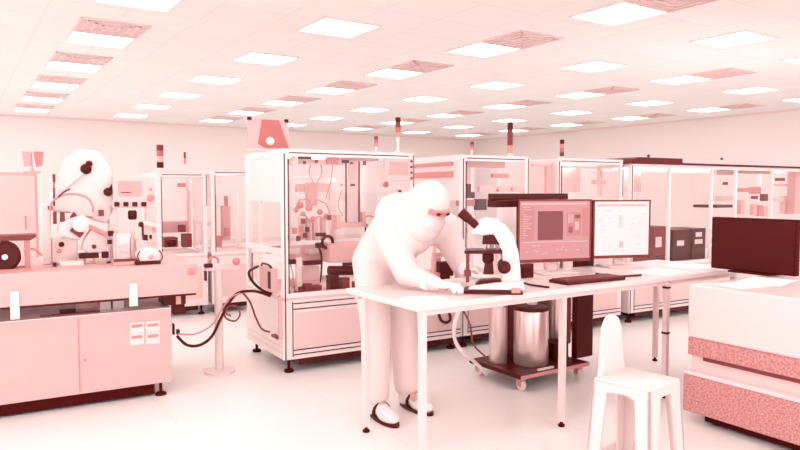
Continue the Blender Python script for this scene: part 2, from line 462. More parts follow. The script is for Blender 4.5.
for b_, mm_, nm in (((304, 161, 306, 164, .08, .1), DEEP, 'fitting'), ((316, 160, 318, 163, .08, .1), DEEP, 'fitting'), ((351, 162, 353, 164, .08, .1), DEEP, 'fitting'), ((364, 161, 366, 165, .08, .1), DEEP, 'fitting'),
                    ((352, 184, 355, 186, .24, .27), DEEP, 'fitting'), ((341, 184, 343, 186, .24, .27), MID, 'fitting'), ((300, 226, 304, 232, .3, .33), MID, 'valve'), ((293, 228, 297, 234, .3, .33), MID, 'valve'),
                    ((289, 176, 330, 178, .5, .54), GREY, 'crossbar'), ((330, 178, 336, 240, .55, .6), PALE, 'riser_post'), ((288, 180, 291, 250, .55, .6), PALE, 'riser_post'), ((366, 232, 369, 240, .24, .27), MID, 'fitting'),
                    ((290, 249, 300, 254, .3, .39), PALE, 'nest'), ((310, 249, 319, 254, .3, .39), PALE, 'nest'), ((356, 266, 364, 276, .2, .26), MID, 'drive_unit'), ((305, 284, 312, 290, .08, .12), DEEP, 'plug')):
    slab(MB(), *b_).build(nm, mm_, M1)
for pts in (((311, 164), (309, 172), (313, 182)), ((320, 163), (322, 172), (317, 183)), ((333, 164), (331, 180), (326, 198)), ((290, 262), (293, 276), (292, 290)), ((343, 216), (338, 206), (342, 190))):
    MB().tube([P3(*p, .3) for p in pts], .004).build('air_tube', MID, M1)
MB().box(.10, .22, .60, .64, .80, .86, .004).build('sensor_box', MID, M1)
MB().cyl((.03, .76, .56), (.03, .76, .80), .006, n=8).build('rod', BLACK, M1)
hm = mat('hmi_screen', 165, 0.3, 0.4)
xa, za = R(382, 181, 0); xb, zb = R(410, 159, 0)
panel_hmi(M1, xa, xb, za, zb, -0.05, hm)
MB().lathe([(0.02, 0), (0.022, 0.006), (0.022, 0.018), (0.015, 0.024)], P3(385, 184.5, -0.003), 16, (0, -1, 0)).build('emergency_button', REDB, M1, smooth=True)
slab(MB(), 399, 190, 401.5, 195, -0.012, 0.002).build('latch', DEEP, M1)
m = MB(); slab(m, 378, 196, 414, 200, 0.01, 0.02); m.build('sill', WHITE, M1)
# control box and tubes on the left flank
ZB = 0.54
cb = MB().box(-0.05, 0.0, 0.10, 0.36, 0.58, 0.74, bev=0.005).build('control_box', PINK, M1)
MB().box(-0.056, -0.05, 0.115, 0.16, 0.60, 0.72).build('terminal_strip', BLACK, cb)
MB().tube([(-0.04, 0.12, 0.745), (-0.05, 0.15, 0.765), (-0.05, 0.28, 0.765), (-0.04, 0.33, 0.745)], 0.008).build('grip', BLACK, cb)
m = MB()
for k in range(5): m.box(-0.012, 0, 0.055, 0.075, 0.30 + 0.055 * k, 0.335 + 0.055 * k)
m.build('terminal', MID, M1)
MB().box(-0.02, 0, 0.02, 0.05, 0.25, 0.545).build('cable_duct', PINK, M1)
MB().box(-0.03, 0, 0.06, 0.17, 0.245, 0.262).build('bracket', DEEP, M1)
x, z = ROW.at(376, 149, 0.5)
stack_light(M1, x, 0.5, H1 + .012, 0.16, 0.016, (MID, REDB, DEEP))
x, z = ROW.at(398, 149, 0.1)
stack_light(M1, x, 0.1, H1 + .012, 0.275, 0.021, (MID, REDB, DEEP, BLACK), 0.11)

# ---- the machines further along the row
t2, t2e = X(461.5), X(528)
M2 = cell('assembly_machine', 'white glazed machine behind the microscope, second of the row from the left', ROW, t2, t2e - t2, 0.82, H1, seams=True, handle_at=None)
# base closing the row between the first and second machine
gapb = thing('base_unit', 'low white base unit with a black pull handle under the microscope table', 'machine base', ROW.pt(W1_ + 0.005, 0, 0), ROW.deg)
gw = t2 - W1_ - 0.01
for (x, y) in ((0.06, 0.06), (gw - 0.06, 0.06), (0.06, 0.7), (gw - 0.06, 0.7)):
    MB().lathe([(0.032, 0), (0.036, 0.008), (0.011, 0.026), (0.011, 0.099)], (x, y, 0), 16).build('foot', RUBBER, gapb, smooth=True)
bc = box('base_cabinet', WHITE, gapb, 0, gw, 0, 0.8, 0.10, 0.52, bev=0.004)
MB().box(0.05, gw - 0.03, -0.004, 0.002, 0.18, 0.43).build('base_panel', GREY, bc)
box('under_shade', BLACK, gapb, 0.02, gw - 0.02, 0.03, 0.7, 0.05, 0.10)  # dark fill in place of the shade beneath this unit
for zz in (0.13, 0.162, 0.455, 0.495): box('seam', RUBBER, gapb, 0, gw, -0.003, 0.001, zz, zz + 0.007)
def u_handle(root, px, py, ox):
    x, z = ROW.at(px, py, -0.004); x -= ox
    MB().tube([(x - 0.05, -0.004, z + 0.04), (x - 0.045, -0.03, z - 0.01), (x, -0.04, z - 0.03), (x + 0.045, -0.03, z - 0.01), (x + 0.05, -0.004, z + 0.04)], 0.012, 8).build('handle', BLACK, root, smooth=True)
u_handle(bc, 444, 318, W1_ + 0.005)
gx = W1_ + 0.005
slab(MB(), 440, 262, 454, 276, .03, .09, .01, ox=gx).build('motor', BLACK, gapb)
slab(MB(), 444, 275, 450, 296, .035, .085, ox=gx).build('motor_stand', BLACK, gapb)
MB().tube([P3(432, 297, .05, ox=gx), P3(433, 258, .05, ox=gx), P3(438, 243, .05, ox=gx), P3(446, 240, .05, ox=gx), P3(455, 250, .05, ox=gx), P3(457, 297, .05, ox=gx)], .016).build('arch_guard', PINK, gapb, smooth=True)
slab(MB(), 433, 253, 457, 256, .04, .06, ox=gx).build('cross_bar', MID, gapb)
slab(MB(), 424, 274, 440, 279, .03, .09, ox=gx).build('slide_rail', MID, gapb)
slab(MB(), 436, 258, 441, 296, .1, .14, ox=gx).build('riser_post', PINK, gapb)
box('top_plate', PALE, gapb, 0.004, gw - 0.004, 0.004, 0.796, 0.52, 0.54)

m = MB(); slab(m, 463, 160, 470, 198, 0.1, 0.16, ox=t2); m.build('column', PINK, M2)
slab(MB(), 466, 161, 505, 168, 0.12, 0.2, ox=t2).build('gantry_rail', PINK, M2)
slab(MB(), 493, 173.5, 509, 178, 0.05, 0.08, ox=t2).build('name_plate', MID, M2)
m = MB(); slab(m, 465, 192, 475, 198, .06, .12, .004, ox=t2); slab(m, 468, 184, 471, 193, .08, .11, ox=t2); slab(m, 478, 199, 487, 210, .06, .12, .004, ox=t2); m.build('gripper', BLACK, M2)
slab(MB(), 463, 200, 482, 206, .1, .2, ox=t2).build('slide', MID, M2)
m = MB()
for px, py in ((498, 190), (512, 189)): m.ball(P3(px, py, .04, ox=t2), .014, 10)
m.build('valve', MID, M2, smooth=True)
slab(MB(), 480, 186, 520, 192, .05, .09, ox=t2).build('cross_beam', GREY, M2)
q = MB()
dd = 0.82
q.box(-0.004, 0.0, 0.12, 0.76, H1 - 0.075, H1 - 0.045); q.box(-0.004, 0, 0.12, 0.76, H1 - 0.17, H1 - 0.12)
q.build('vent_strip', MID, M2)
x, z = ROW.at(472, 152, .5); stack_light(M2, x - t2, .5, H1 + .012, .15, .018, (MID, REDB, DEEP))
x, z = ROW.at(510, 152, .12); stack_light(M2, x - t2, .12, H1 + .012, .30, .024, (MID, DEEP, DEEP, BLACK), 0.02)

t3, t3e = X(557), X(622)
M3 = cell('assembly_machine', 'white glazed machine behind the two desk monitors, third of the row from the left', ROW, t3, t3e - t3, 0.85, H1)
slab(MB(), 562, 168, 580, 192, .5, .56, ox=t3).build('backing_plate', GREY, M3)
slab(MB(), 596, 180, 606, 184, .08, .14, ox=t3).build('slide', PINK, M3)
slab(MB(), 600, 166, 602, 196, .15, .18, ox=t3).build('riser_post', GREY, M3)
slab(MB(), 562, 166, 614, 169, .05, .1, ox=t3).build('gantry_rail', GREY, M3)
x, z = ROW.at(562, 155, .3); stack_light(M3, x - t3, .3, H1 + .012, .19, .021, (DEEP, REDB, MID, BLACK), 0.02)
gap2 = thing('base_unit', 'low white base unit standing behind the wheeled trolley', 'machine base', ROW.pt(t2e + 0.005, 0, 0), ROW.deg)
gw2 = t3 - t2e - 0.01
bc = box('base_cabinet', WHITE, gap2, 0, gw2, 0, 0.8, 0.10, 0.52, bev=0.004)
for (x, y) in ((0.05, 0.06), (gw2 - 0.05, 0.06), (0.05, 0.7), (gw2 - 0.05, 0.7)):
    MB().lathe([(0.032, 0), (0.036, 0.008), (0.011, 0.026), (0.011, 0.099)], (x, y, 0), 16).build('foot', RUBBER, gap2, smooth=True)
m = MB(); slab(m, 547, 166, 550, 225, .05, .09, ox=t2e); slab(m, 534, 164, 550, 166.5, .05, .09, ox=t2e)
mm = m; # goes on the base unit as an upright with a cross arm
xg_ = ROW.at(547, 200, .05)[0] - t2e; mm.box(xg_, xg_ + .04, .052, .088, .52, 1.4)
mm.build('upright_frame', PINK, gap2)

t4 = X(630); W4 = 3.5
M4 = cell('assembly_machine', 'long white glazed machine at right under a dark canopy bar, computers on its deck', ROW, t4, W4, 0.85, H1 - 0.02, posts=tuple(X(px) - t4 for px in (669, 711, 735, 771)), side_panel=False)
for o in list(M4.children):
    if o.name.startswith(('roof', 'gasket')): bpy.data.objects.remove(o)
can = MB(); zc = H1 - 0.02
can.prism([(-0.03, zc), (0.02, zc + 0.045), (0.07, zc + 0.062), (0.72, zc + 0.062), (0.72, zc)], -0.03, 0.40, bev=0.006)
can.build('canopy', mat('canopy_black', 30, .5, .2), M4)
can = MB(); can.box(0.725, W4 + 0.02, -0.03, 0.40, zc + 0.018, zc + 0.062); can.build('canopy_cover', GREY, M4)
can = MB(); can.box(0.725, W4 + 0.02, -0.032, 0.38, zc, zc + 0.017); can.build('canopy_edge', BLACK, M4)
m = MB()
for px in (655, 728): m.ball((X(px) - t4, 0.1, zc + 0.085), 0.016, 10); m.cyl((X(px) - t4, 0.1, zc + 0.06), (X(px) - t4, 0.1, zc + 0.08), 0.008, n=8)
m.build('knob', DEEP, M4, smooth=True)
slab(MB(), 628, 168, 641, 192, .5, .55, ox=t4).build('backing_plate', GREY, M4)
for (b, mm_, nm) in (((717, 205, 733, 207.5, .2, .5), BLACK, 'shelf'), ((716, 196, 735, 201, .3, .4), GREY, 'slide'), ((717, 168, 734, 175, .3, .36), GREY, 'gantry_rail'),
                     ((742, 169, 772, 174, .2, .28), PINK, 'gantry_rail'), ((743, 188, 752, 192, .2, .3), MID, 'feeder_block'), ((757, 187, 761, 194, .2, .3), MID, 'feeder_block'),
                     ((741, 200, 744, 214, .2, .25), PINK, 'riser_post'), ((754, 204, 757, 215, .2, .25), PINK, 'riser_post'), ((759, 205, 762, 216, .2, .25), MID, 'riser_post'), ((764, 206, 768, 216, .2, .25), PINK, 'riser_post'),
                     ((764, 194, 768, 201, .15, .2), DEEP, 'gripper'), ((755, 196, 758, 199, .15, .2), DEEP, 'sensor'), ((779, 178, 785, 181, .15, .2), DEEP, 'sensor'), ((778, 184, 792, 186, .2, .3), PINK, 'shelf'),
                     ((784, 196, 788, 214, .2, .25), PINK, 'riser_post'), ((776, 198, 783, 202, .2, .26), GREY, 'slide'), ((786, 208, 791, 214, .2, .25), DEEP, 'drive_unit'), ((796, 168, 801, 214, .1, .2), PINK, 'column'),
                     ((725, 182, 728, 185, .2, .23), DEEP, 'sensor')):
    slab(MB(), *b, ox=t4).build(nm, mm_, M4)
# computers standing on the long machine's deck
def computer(px0, py0, px1, py1, y, label, m1, stickers):
    x0, z0 = ROW.at(px0, py1, y); x1, z1 = ROW.at(px1, py0, y)
    z0 = 0.541
    root = thing('computer', label, 'computer', ROW.pt((x0 + x1) / 2, y, z0), ROW.deg)
    w = (x1 - x0) / 2; h = z1 - z0
    box('case', m1, root, -w, w, 0, 0.3, 0, h, bev=0.006)
    for (a_, b_, c_, d_) in stickers:
        MB().box(-w + 2 * w * a_, -w + 2 * w * b_, -0.003, 0.001, h * c_, h * d_).build('sticker', WHITE, root)
    g = MB()
    for k in range(3): g.box(-w * 0.7, w * 0.7, -0.002, 0.001, h * (0.08 + 0.06 * k), h * (0.10 + 0.06 * k))
    g.build('vent', RUBBER, root)
computer(653, 226, 667, 262, 0.12, 'slim dark grey computer tower beside the right desk monitor', DEEP, ((0.15, 0.6, 0.45, 0.72),))
computer(673, 229, 691, 262, 0.14, 'black computer tower with a white sticker right of the thin post', BLACK, ((0.2, 0.6, 0.5, 0.66),))
computer(691.5, 228, 706, 262, 0.14, 'black computer tower with a light panel nearest the big black display', BLACK, ((0.2, 0.75, 0.52, 0.66), (0.25, 0.7, 0.74, 0.88)))

# picture panel leaning on the near machine's roof
pf = thing('picture_board', 'dark tilted picture board standing on the near machine\'s roof', 'board', ROW.pt(0.05, 0.36, H1 + 0.0125), ROW.deg + 6)
Zp = H1
pm = MB(); pm.obox((0.0, 0.03, 0.125), (0.33, 0.012, 0.24), (-0.18, 0, 0), 0.003); pm.build('board', PINK, pf)
pm = MB()
def tl(x, z, d=0.0): return Vector((x, 0.03 + (z - 0.125) * 0.18 - 0.008 - d, z))
pm.bm.faces.new([pm.bm.verts.new(v) for v in (tl(-.05, .235), tl(.09, .235), tl(.15, .03), tl(-.04, .02), tl(-.1, .05))]); pm.build('picture', mat('picture_ink', 112, .5), pf)
MB().ball(tl(.0, .075, .004), (.035, .008, .03), 14).build('round_mark', WHITE, pf, smooth=True)
for x in (-.15, .15): MB().obox(tl(x, .235), (.03, .02, .024), (0, 0, 0), .003).build('corner_clip', BLACK, pf)
MB().box(-0.16, 0.16, -0.03, 0.06, 0, 0.012).build('foot', PALE, pf)

# ------------------------------------------------------------------ row behind the bench, far left
BK = Frame(ROW.pt(-1.2, 2.6), 30.7)
b1a, b1b = BK.at(157, 200, 0)[0], BK.at(207, 200, 0)[0]
B1 = cell('assembly_machine', 'distant white glazed machine right of the bench screen, red and dark signal lamp on top', BK, b1a, b1b - b1a, 0.8, 1.47, deck=0.62, seams=False)
b2a, b2b = BK.at(211, 200, 0)[0], BK.at(262, 200, 0)[0]
B2 = cell('assembly_machine', 'distant white glazed machine showing just left of the nearest glazed machine', BK, b2a, b2b - b2a, 0.8, 1.5, deck=0.62, seams=False)
for (rt, ox, its) in ((B1, b1a, (((178, 183, 186, 187, .1, .14), MID, 'name_plate'), ((152, 222, 190, 232, .3, .5), PINK, 'feeder_block'), ((164, 238, 178, 247, .1, .3), DEEP, 'drive_unit'), ((183, 234, 192, 247, .1, .2), DEEP, 'gripper'), ((168, 240, 176, 246, .05, .09), BLACK, 'motor'), ((188, 190, 191, 232, .1, .14), PINK, 'column'), ((180, 225, 186, 232, .1, .2), DEEP, 'sensor'))),
                      (B2, b2a, (((213, 236, 222, 247, .1, .2), MID, 'drive_unit'), ((223, 206, 231, 240, .2, .3), PINK, 'feeder_block'), ((226, 228, 230, 236, .15, .2), MID, 'valve'), ((214, 195, 217, 240, .2, .24), PINK, 'column'), ((225, 196, 228, 206, .2, .24), MID, 'sensor')))):
    for b, mm_, nm in its: slab(MB(), *b, fr=BK, ox=ox).build(nm, mm_, rt)
x, z = BK.at(160.5, 180, .1); stack_light(B1, x - b1a, .1, 1.482, .275, .034, (BLACK, PINK, REDB, DEEP), 0.03)
x, z = BK.at(185, 170, .3); stack_light(B1, x - b1a, .3, 1.482, .22, .012, (MID, DEEP), 0.08)
BL = Frame(ROW.pt(-4.2, 2.4), 30.7)
ca, cz = BL.at(-10, 172, 0); cb_, _ = BL.at(37, 172, 0)
cab = thing('storage_cabinet', 'pale grey cabinet at the far left behind the bench', 'cabinet', BL.pt(ca, 0, 0), BL.deg)
wc = cb_ - ca
box('body', CABINET, cab, 0, wc, 0, 0.6, 0.05, cz, bev=0.006)
box('plinth', DEEP, cab, 0.03, wc - 0.03, 0.03, 0.57, 0, 0.05)
dr = MB().box(0.02, wc - 0.02, -0.012, 0, 0.09, cz - 0.03).build('door', GREY, cab)
MB().tube([(wc - .1, -.012, cz - .5), (wc - .1, -.04, cz - .49), (wc - .1, -.04, cz - .4), (wc - .1, -.012, cz - .39)], .006).build('handle', MID, dr)
lm = thing('task_lamp', 'small two-shade lamp standing on the pale cabinet at far left', 'lamp', BL.pt(BL.at(32, 172, .2)[0], .2, cz + .001), BL.deg)
lm.scale = (.8, .8, .75)
MB().lathe([(.09, 0), (.09, .015), (.02, .02), (.015, .06)], (0, 0, 0), 20).build('base', PINK, lm, smooth=True)
for dx, g_ in ((-.05, PINK), (.07, MID)):
    MB().prism([(dx - .05, .26), (dx + .05, .26), (dx + .038, .09), (dx - .025, .07)], -.05, .05, .006).build('shade', g_, lm)
MB().cyl((0, .0, .05), (0, 0, .24), .009, n=8).build('stem', WHITE, lm)

# ------------------------------------------------------------------ left bench
Bx = lambda px, py=300, y=0: BEN.at(px, py, y)[0]
BR = Bx(198)
bench = thing('workbench', 'long pale workbench at left with a steel cabinet base and white hanging brackets', 'workbench', BEN.pt(0, 0, 0), BEN.deg)
BH = 0.835; BU = BEN.at(197, 293, 0)[1]
top = MB().box(-1.9, BR, 0, 0.95, BU, BH, bev=0.005).build('worktop', CABINET, bench)
box('edge_strip', BLACK, bench, -1.9, BR - 0.01, 0.004, 0.03, BU - 0.012, BU)
MB().lathe([(0.02, 0), (0.022, 0.006), (0.022, 0.02), (0.014, 0.028)], P3(191, 271, -0.0005, BEN), 16, (0, -1, 0)).build('knob', MID, top, smooth=True)
cz1 = BEN.at(60, 318, 0.06)[1]
cabx = Bx(172, 360, .06)
base = MB().box(-1.9, cabx, 0.06, 0.9, 0.085, cz1, bev=0.004).build('cabinet', CABINET, bench)
m = MB(); xs = Bx(79, 350, .06); m.box(xs - .003, xs + .003, 0.057, 0.061, 0.1, cz1 - .01); m.build('door_gap', MID, base)
MB().cyl(P3(85, 360, .06, BEN), P3(85, 360, .045, BEN), .011, n=12).build('lock', MID, base)
for (a_, b_, c_, d_) in ((130, 323, 144, 332), (146, 322, 160, 331), (130, 334, 144, 344), (146, 333, 160, 343)):
    m = MB(); m.mi = 0; slab(m, a_, b_, c_, d_, 0.056, 0.0605, fr=BEN)
    m.mi = 1; slab(m, a_ + 1.5, b_ + 2, c_ - 1.5, b_ + 4, 0.0545, 0.0565, fr=BEN)
    m.build('label_plate', [WHITE, MID], base)
m = MB(); m.box(-1.85, cabx - 0.1, 0.10, 0.85, 0.012, 0.084); m.build('under_shade', RUBBER, bench)  # dark block imitating the shadow below the bench cabinet
for px, y in ((169, 0.1), (169, .82)):
    MB().lathe([(0.034, 0), (0.036, 0.008), (0.03, 0.016), (0.010, 0.024), (0.010, 0.0845)], (-0.03, y, 0), 16).build('foot', RUBBER, bench, smooth=True)
for x in (-1.2, -1.8):
    MB().lathe([(0.034, 0), (0.036, 0.008), (0.03, 0.016), (0.010, 0.024), (0.010, 0.0845)], (x, 0.1, 0), 16).build('foot', RUBBER, bench, smooth=True)
for pa, pb in (((9.5, 292), (20, 319)), ((129, 284), (138, 306))):
    xa, za = BEN.at(*pa, -0.012); xb, zb = BEN.at(*pb, -0.012)
    MB().box(xa, xb, -0.014, -0.001, zb, za, bev=.003).build('bracket', WHITE, bench)
box('gap_bright_plate', WHITE, base, -1.9, cabx, 0.06, 0.9, cz1, cz1 + .006)  # white plate added to brighten the shaded gap under the worktop
m = MB(); m.prism([(BEN.at(px, py, .1)[0], BEN.at(px, py, .1)[1]) for px, py in ((40, 316.5), (100, 311), (100, 312.5), (40, 318))], .1, .14); m.build('drawer_rail', DEEP, bench)
slab(MB(), 60, 311, 76, 314, .15, .2, fr=BEN).build('drawer_stop', BLACK, bench)
for px in (100, 113): slab(MB(), px, 301, px + 11, 312, .2, .4, fr=BEN).build('bin', WHITE, bench)
slab(MB(), 76, 303, 100, 311, .3, .5, fr=BEN).build('tray', PINK, bench)
cl = MB(); slab(cl, 164, 295, 186, 304, .1, .3, .004, fr=BEN); slab(cl, 173, 295, 185, 314, .12, .2, .004, fr=BEN); cl.build('junction_box', BLACK, bench)
slab(MB(), 176, 296, 181, 304, .096, .1, fr=BEN).build('sticker', PINK, bench)
m = MB()
for b in ((173, 324, 175, 335), (177, 330, 180, 335)): slab(m, *b, .3, .34, .003, fr=BEN)
m.build('plug', BLACK, base)
m = MB()
for x in (-1.7, -1.0, -0.3): m.box(x - .02, x + .02, .3, .34, cz1 + .006, BU)
for x in (-1.7, -1.0, -0.3): m.box(x - .02, x + .02, .8, .84, cz1 + .006, BU)
m.build('support_post', GREY, bench)

# white robot head with its fixtures, on the bench
def bp(px, py, y): return BEN.at(px, py, y)
RB = thing('dispensing_robot', 'white robot head with black joints and a looping cable on the bench', 'robot', BEN.pt(0, 0, BH + .0005), BEN.deg)
OZ = BH + .0005
def bslab(mb, px0, py0, px1, py1, y0, y1, bev=0.0, grounded=False):
    xa, za = BEN.at(px0, py0, y0); xb, zb = BEN.at(px1, py1, y0)
    z0 = 0 if grounded else min(za, zb) - OZ
    return mb.box(min(xa, xb), max(xa, xb), y0, y1, z0, max(za, zb) - OZ, bev)
def b3(px, py, y): x, z = BEN.at(px, py, y); return Vector((x, y, z - OZ))
def bprism(mb, pts, y0, y1, bev=0.0):
    return mb.prism([(BEN.at(px, py, y0)[0], BEN.at(px, py, y0)[1] - OZ) for px, py in pts], y0, y1, bev)
m = MB(); bprism(m, [(52, 212), (50, 198), (60, 180), (66, 158), (80, 149), (100, 151), (112, 168), (117, 190), (116, 214), (106, 224), (92, 220), (80, 211), (66, 214)], .42, .62, .02); m.build('housing', WHITE, RB, smooth=35)
m = MB(); bslab(m, 41, 204, 52, 262, .4, .55, .006, True); m.build('left_column', WHITE, RB)
m = MB(); bslab(m, 109, 205, 119, 258, .42, .55, .006, True); m.build('right_column', WHITE, RB)
m = MB(); m.ball(b3(86, 169, .40), .034, 16); m.ball(b3(89, 164, .41), .022, 12); m.build('joint', BLACK, RB, smooth=True)
m = MB(); m.ball(b3(108, 192, .38), .028, 16); m.cyl(b3(110, 190, .4), b3(114, 184, .4), .012, n=10); m.build('joint', BLACK, RB, smooth=True)
m = MB(); m.caps(b3(84, 172, .41), b3(62, 190, .41), .014, .012); m.build('link_arm', WHITE, RB, smooth=True)
m = MB(); m.tube([b3(50, 211, .34), b3(52, 202, .34), b3(62, 195.5, .34), b3(74, 194, .34), b3(86, 197, .34), b3(92, 204, .34), b3(93, 212, .34)], .0065); m.build('cable', MID, RB, smooth=True)
m = MB(); m.tube([b3(58, 197, .33), b3(64, 192, .33), b3(70, 189, .33)], .0055); m.build('cable', DEEP, RB, smooth=True)
m = MB(); bslab(m, 52.5, 174, 55.5, 182, .36, .39); m.cyl(b3(54, 182, .375), b3(54, 188, .375), .004); m.cyl(b3(54, 188, .375), b3(54, 206, .375), .006); m.build('sensor', DEEP, RB)
m = MB(); bslab(m, 53, 212, 57, 224, .34, .38, .003); bslab(m, 60, 212, 65, 222, .34, .38, .003); bslab(m, 48, 206, 52, 210, .34, .38); m.build('valve', DEEP, RB)
m = MB(); bprism(m, [(70, 217), (74, 212), (77, 215), (73, 220)], .36, .40); bprism(m, [(79, 216), (82, 218), (80, 222), (77, 219)], .36, .4); bslab(m, 99, 210, 104, 216, .36, .4); m.build('valve', DEEP, RB)
m = MB(); bprism(m, [(60, 222), (84, 214), (88, 228), (80, 240), (66, 238), (58, 232)], .34, .46, .008); m.build('wrist', WHITE, RB)
m = MB(); m.lathe([(.045, 0), (.048, .01), (.048, .04), (.03, .045)], b3(80, 224, .33), 20, (0, -1, 0)); m.build('flange', WHITE, RB, smooth=True)
m = MB(); bprism(m, [(70, 231), (74, 225), (84, 233), (80, 238)], .31, .335); m.build('clamp', DEEP, RB)
m = MB(); bprism(m, [(87, 223), (111, 234), (110, 238), (86, 227)], .30, .36, .003); m.build('slanted_rail', MID, RB)
for b_ in ((108, 231, 114, 236, .29, .33, .004), (108, 240, 112, 244, .29, .33), (102, 252, 109, 258, .29, .33, .004), (107, 262, 111, 265.5, .29, .33, 0, True)):
    bslab(m := MB(), *b_); m.build('stop', BLACK, RB)
m = MB(); bprism(m, [(84, 240), (92, 228), (108, 238), (107, 252), (92, 255), (82, 250)], .33, .42, .006); m.build('gripper_body', PALE, RB)
m = MB(); m.ball(b3(94, 246.5, .325), .014, 10); m.build('button', DEEP, RB, smooth=True)
m = MB(); bslab(m, 79, 253.5, 99, 258, .3, .36, .004); m.build('gripper_bar', BLACK, RB)
m = MB()
for px in (77, 85, 94): bslab(m, px - 1, 258, px + 1, 266, .31, .34, grounded=True)
m.build('gripper_finger', MID, RB)
m = MB(); m.ball(b3(61.5, 244.5, .33), .017, 12); m.build('knob', BLACK, RB, smooth=True)
m = MB(); m.ball(b3(59, 251, .33), .014, 12); m.build('knob', MID, RB, smooth=True)
m = MB(); bslab(m, 52, 238, 78, 256, .38, .46, .006, True); m.build('pedestal', PALE, RB)
m = MB(); bslab(m, 53, 263, 57, 267, .25, .29, .002, True); m.build('stop', BLACK, RB)
m = MB(); bslab(m, 60, 262, 84, 266, .24, .34, .004, True); m.build('pad', WHITE, RB)
# operator screen on a post
HM = thing('operator_screen', 'pale boxed operator screen with a row of black buttons on the bench post', 'control panel', BEN.pt(0, 0, OZ), BEN.deg)
m = MB(); bslab(m, 112.5, 176, 155, 207.5, .36, .43, .005); case = m.build('case', GREY, HM)
m = MB(); m.mi = 0; bslab(m, 118, 181, 142, 196, .3565, .3605); m.mi = 1; bslab(m, 121, 192, 131, 193, .355, .3566); m.build('screen', [mat('dim_screen', 160, .3, .4), DEEP], case)
for px in (117, 126, 135, 144):
    m = MB(); bslab(m, px - 2.6, 202, px + 2.6, 206.5, .351, .3605, .002); m.build('button', BLACK, case)
m = MB(); m.lathe([(.02, 0), (.022, .006), (.022, .018), (.014, .024)], b3(150.5, 198, .3605), 16, (0, -1, 0)); m.build('emergency_knob', MID, case, smooth=True)
m = MB(); bslab(m, 149, 188, 152, 190.5, .355, .3605); m.build('lamp', MID, case)
m = MB(); m.lathe([(.022, 0), (.028, .012), (.028, .05), (.022, .06)], b3(132.5, 219.5, .39), 16); m.build('connector', BLACK, HM, smooth=True)
m = MB(); m.lathe([(.05, 0), (.05, .012), (.012, .018), (.012, b3(0, 219.5, .39).z - 0.001)], Vector((b3(132.5, 219.5, .39).x, .39, 0)), 16); m.build('post', WHITE, HM, smooth=True)
# small fixture with black clamps right of the robot
FX = thing('clamp_fixture', 'small white fixture with black clamps beneath the operator screen', 'fixture', BEN.pt(0, 0, OZ), BEN.deg)
m = MB(); bslab(m, 114, 234, 131, 262, .24, .3, .005, True); m.build('block', WHITE, FX)
m = MB(); bslab(m, 115, 233, 116.5, 262, .23, .242, 0, True); bslab(m, 131, 238, 133, 262, .23, .3, 0, True); m.build('edge', PINK, FX)
m = MB(); m.ball(b3(141, 224.5, .28), .018, 10); bslab(m, 142, 226, 144, 236, .27, .29); bslab(m, 143, 235, 148, 241, .26, .3, .003); bslab(m, 150, 235, 152, 239, .26, .29); m.build('clamp', BLACK, FX)
m = MB(); bslab(m, 136, 240, 148, 262, .26, .32, .004, True); m.build('block', PALE, FX)
m = MB(); bprism(m, [(119, 246), (129, 243), (130, 252), (121, 252)], .225, .2405); m.build('emblem', GREY, FX)
# white tray box with a dark lip
TR = thing('tray_box', 'low white rounded box with a dark lower edge on the bench', 'box', BEN.pt(0, 0, OZ), BEN.deg)
m = MB(); bprism(m, [(139.5, 262), (137, 256), (141, 250), (147, 247.5), (154, 247.5), (160, 251), (163, 257), (161, 262)], .10, .22, .01); m.build('shell', WHITE, TR, smooth=35)
m = MB(); bslab(m, 136, 261.6, 161, 264, .092, .23, .002, True); m.build('base', BLACK, TR)
m = MB(); m.tube([b3(139.5, 261, .094), b3(137.5, 256, .094), b3(140, 251, .094)], .004); m.tube([b3(159, 250, .094), b3(162.5, 256, .094), b3(161, 261, .094)], .004); m.build('trim', DEEP, TR)
m = MB(); m.ball(b3(151, 257, .1), (.018, .01, .014), 10); m.build('mark', PINK, TR, smooth=True)
SB = thing('parts_tray', 'shallow grey parts tray with a dark rim in front of the white fixture', 'tray', BEN.pt(0, 0, OZ), BEN.deg)
m = MB(); bslab(m, 114, 261, 135, 265, .12, .22, .004, True); m.build('tray', PINK, SB)
m = MB(); bslab(m, 113.5, 259.5, 135.5, 261, .115, .125); m.build('rim', DEEP, SB)
# black drum motor far left
DM = thing('drum_motor', 'black drum motor with a pale hub under a dark bar at far left', 'motor', BEN.pt(0, 0, OZ), BEN.deg)
c = b3(5, 254, .30); c.z = .083
MB().lathe([(.068, 0), (.082, .015), (.082, .16), (.068, .175)], c, 28, (0, -1, 0)).build('drum', BLACK, DM, smooth=35)
MB().lathe([(.016, 0), (.016, .012), (.01, .014)], c - Vector((0, .1755, 0)), 14, (0, -1, 0)).build('hub', WHITE, DM, smooth=True)
m = MB(); xa = b3(-18, 245, .26).x; xb = b3(36, 245, .26).x
m.prism([(xa, .172), (xb - .03, .172), (xb, .19), (xb, .205), (xa, .202)], .15, .32, .004); m.build('top_bar', DEEP, DM)
m = MB(); m.box(c.x - .09, c.x + .13, .12, .3, 0, .012); m.box(c.x + .1, c.x + .128, .18, .26, .012, .172); m.build('cradle', MID, DM)
m = MB(); m.tube([b3(24, 252, .2), b3(30, 249, .2), b3(36, 250, .2), b3(42, 256, .2)], .007); m.build('hose', MID, DM)

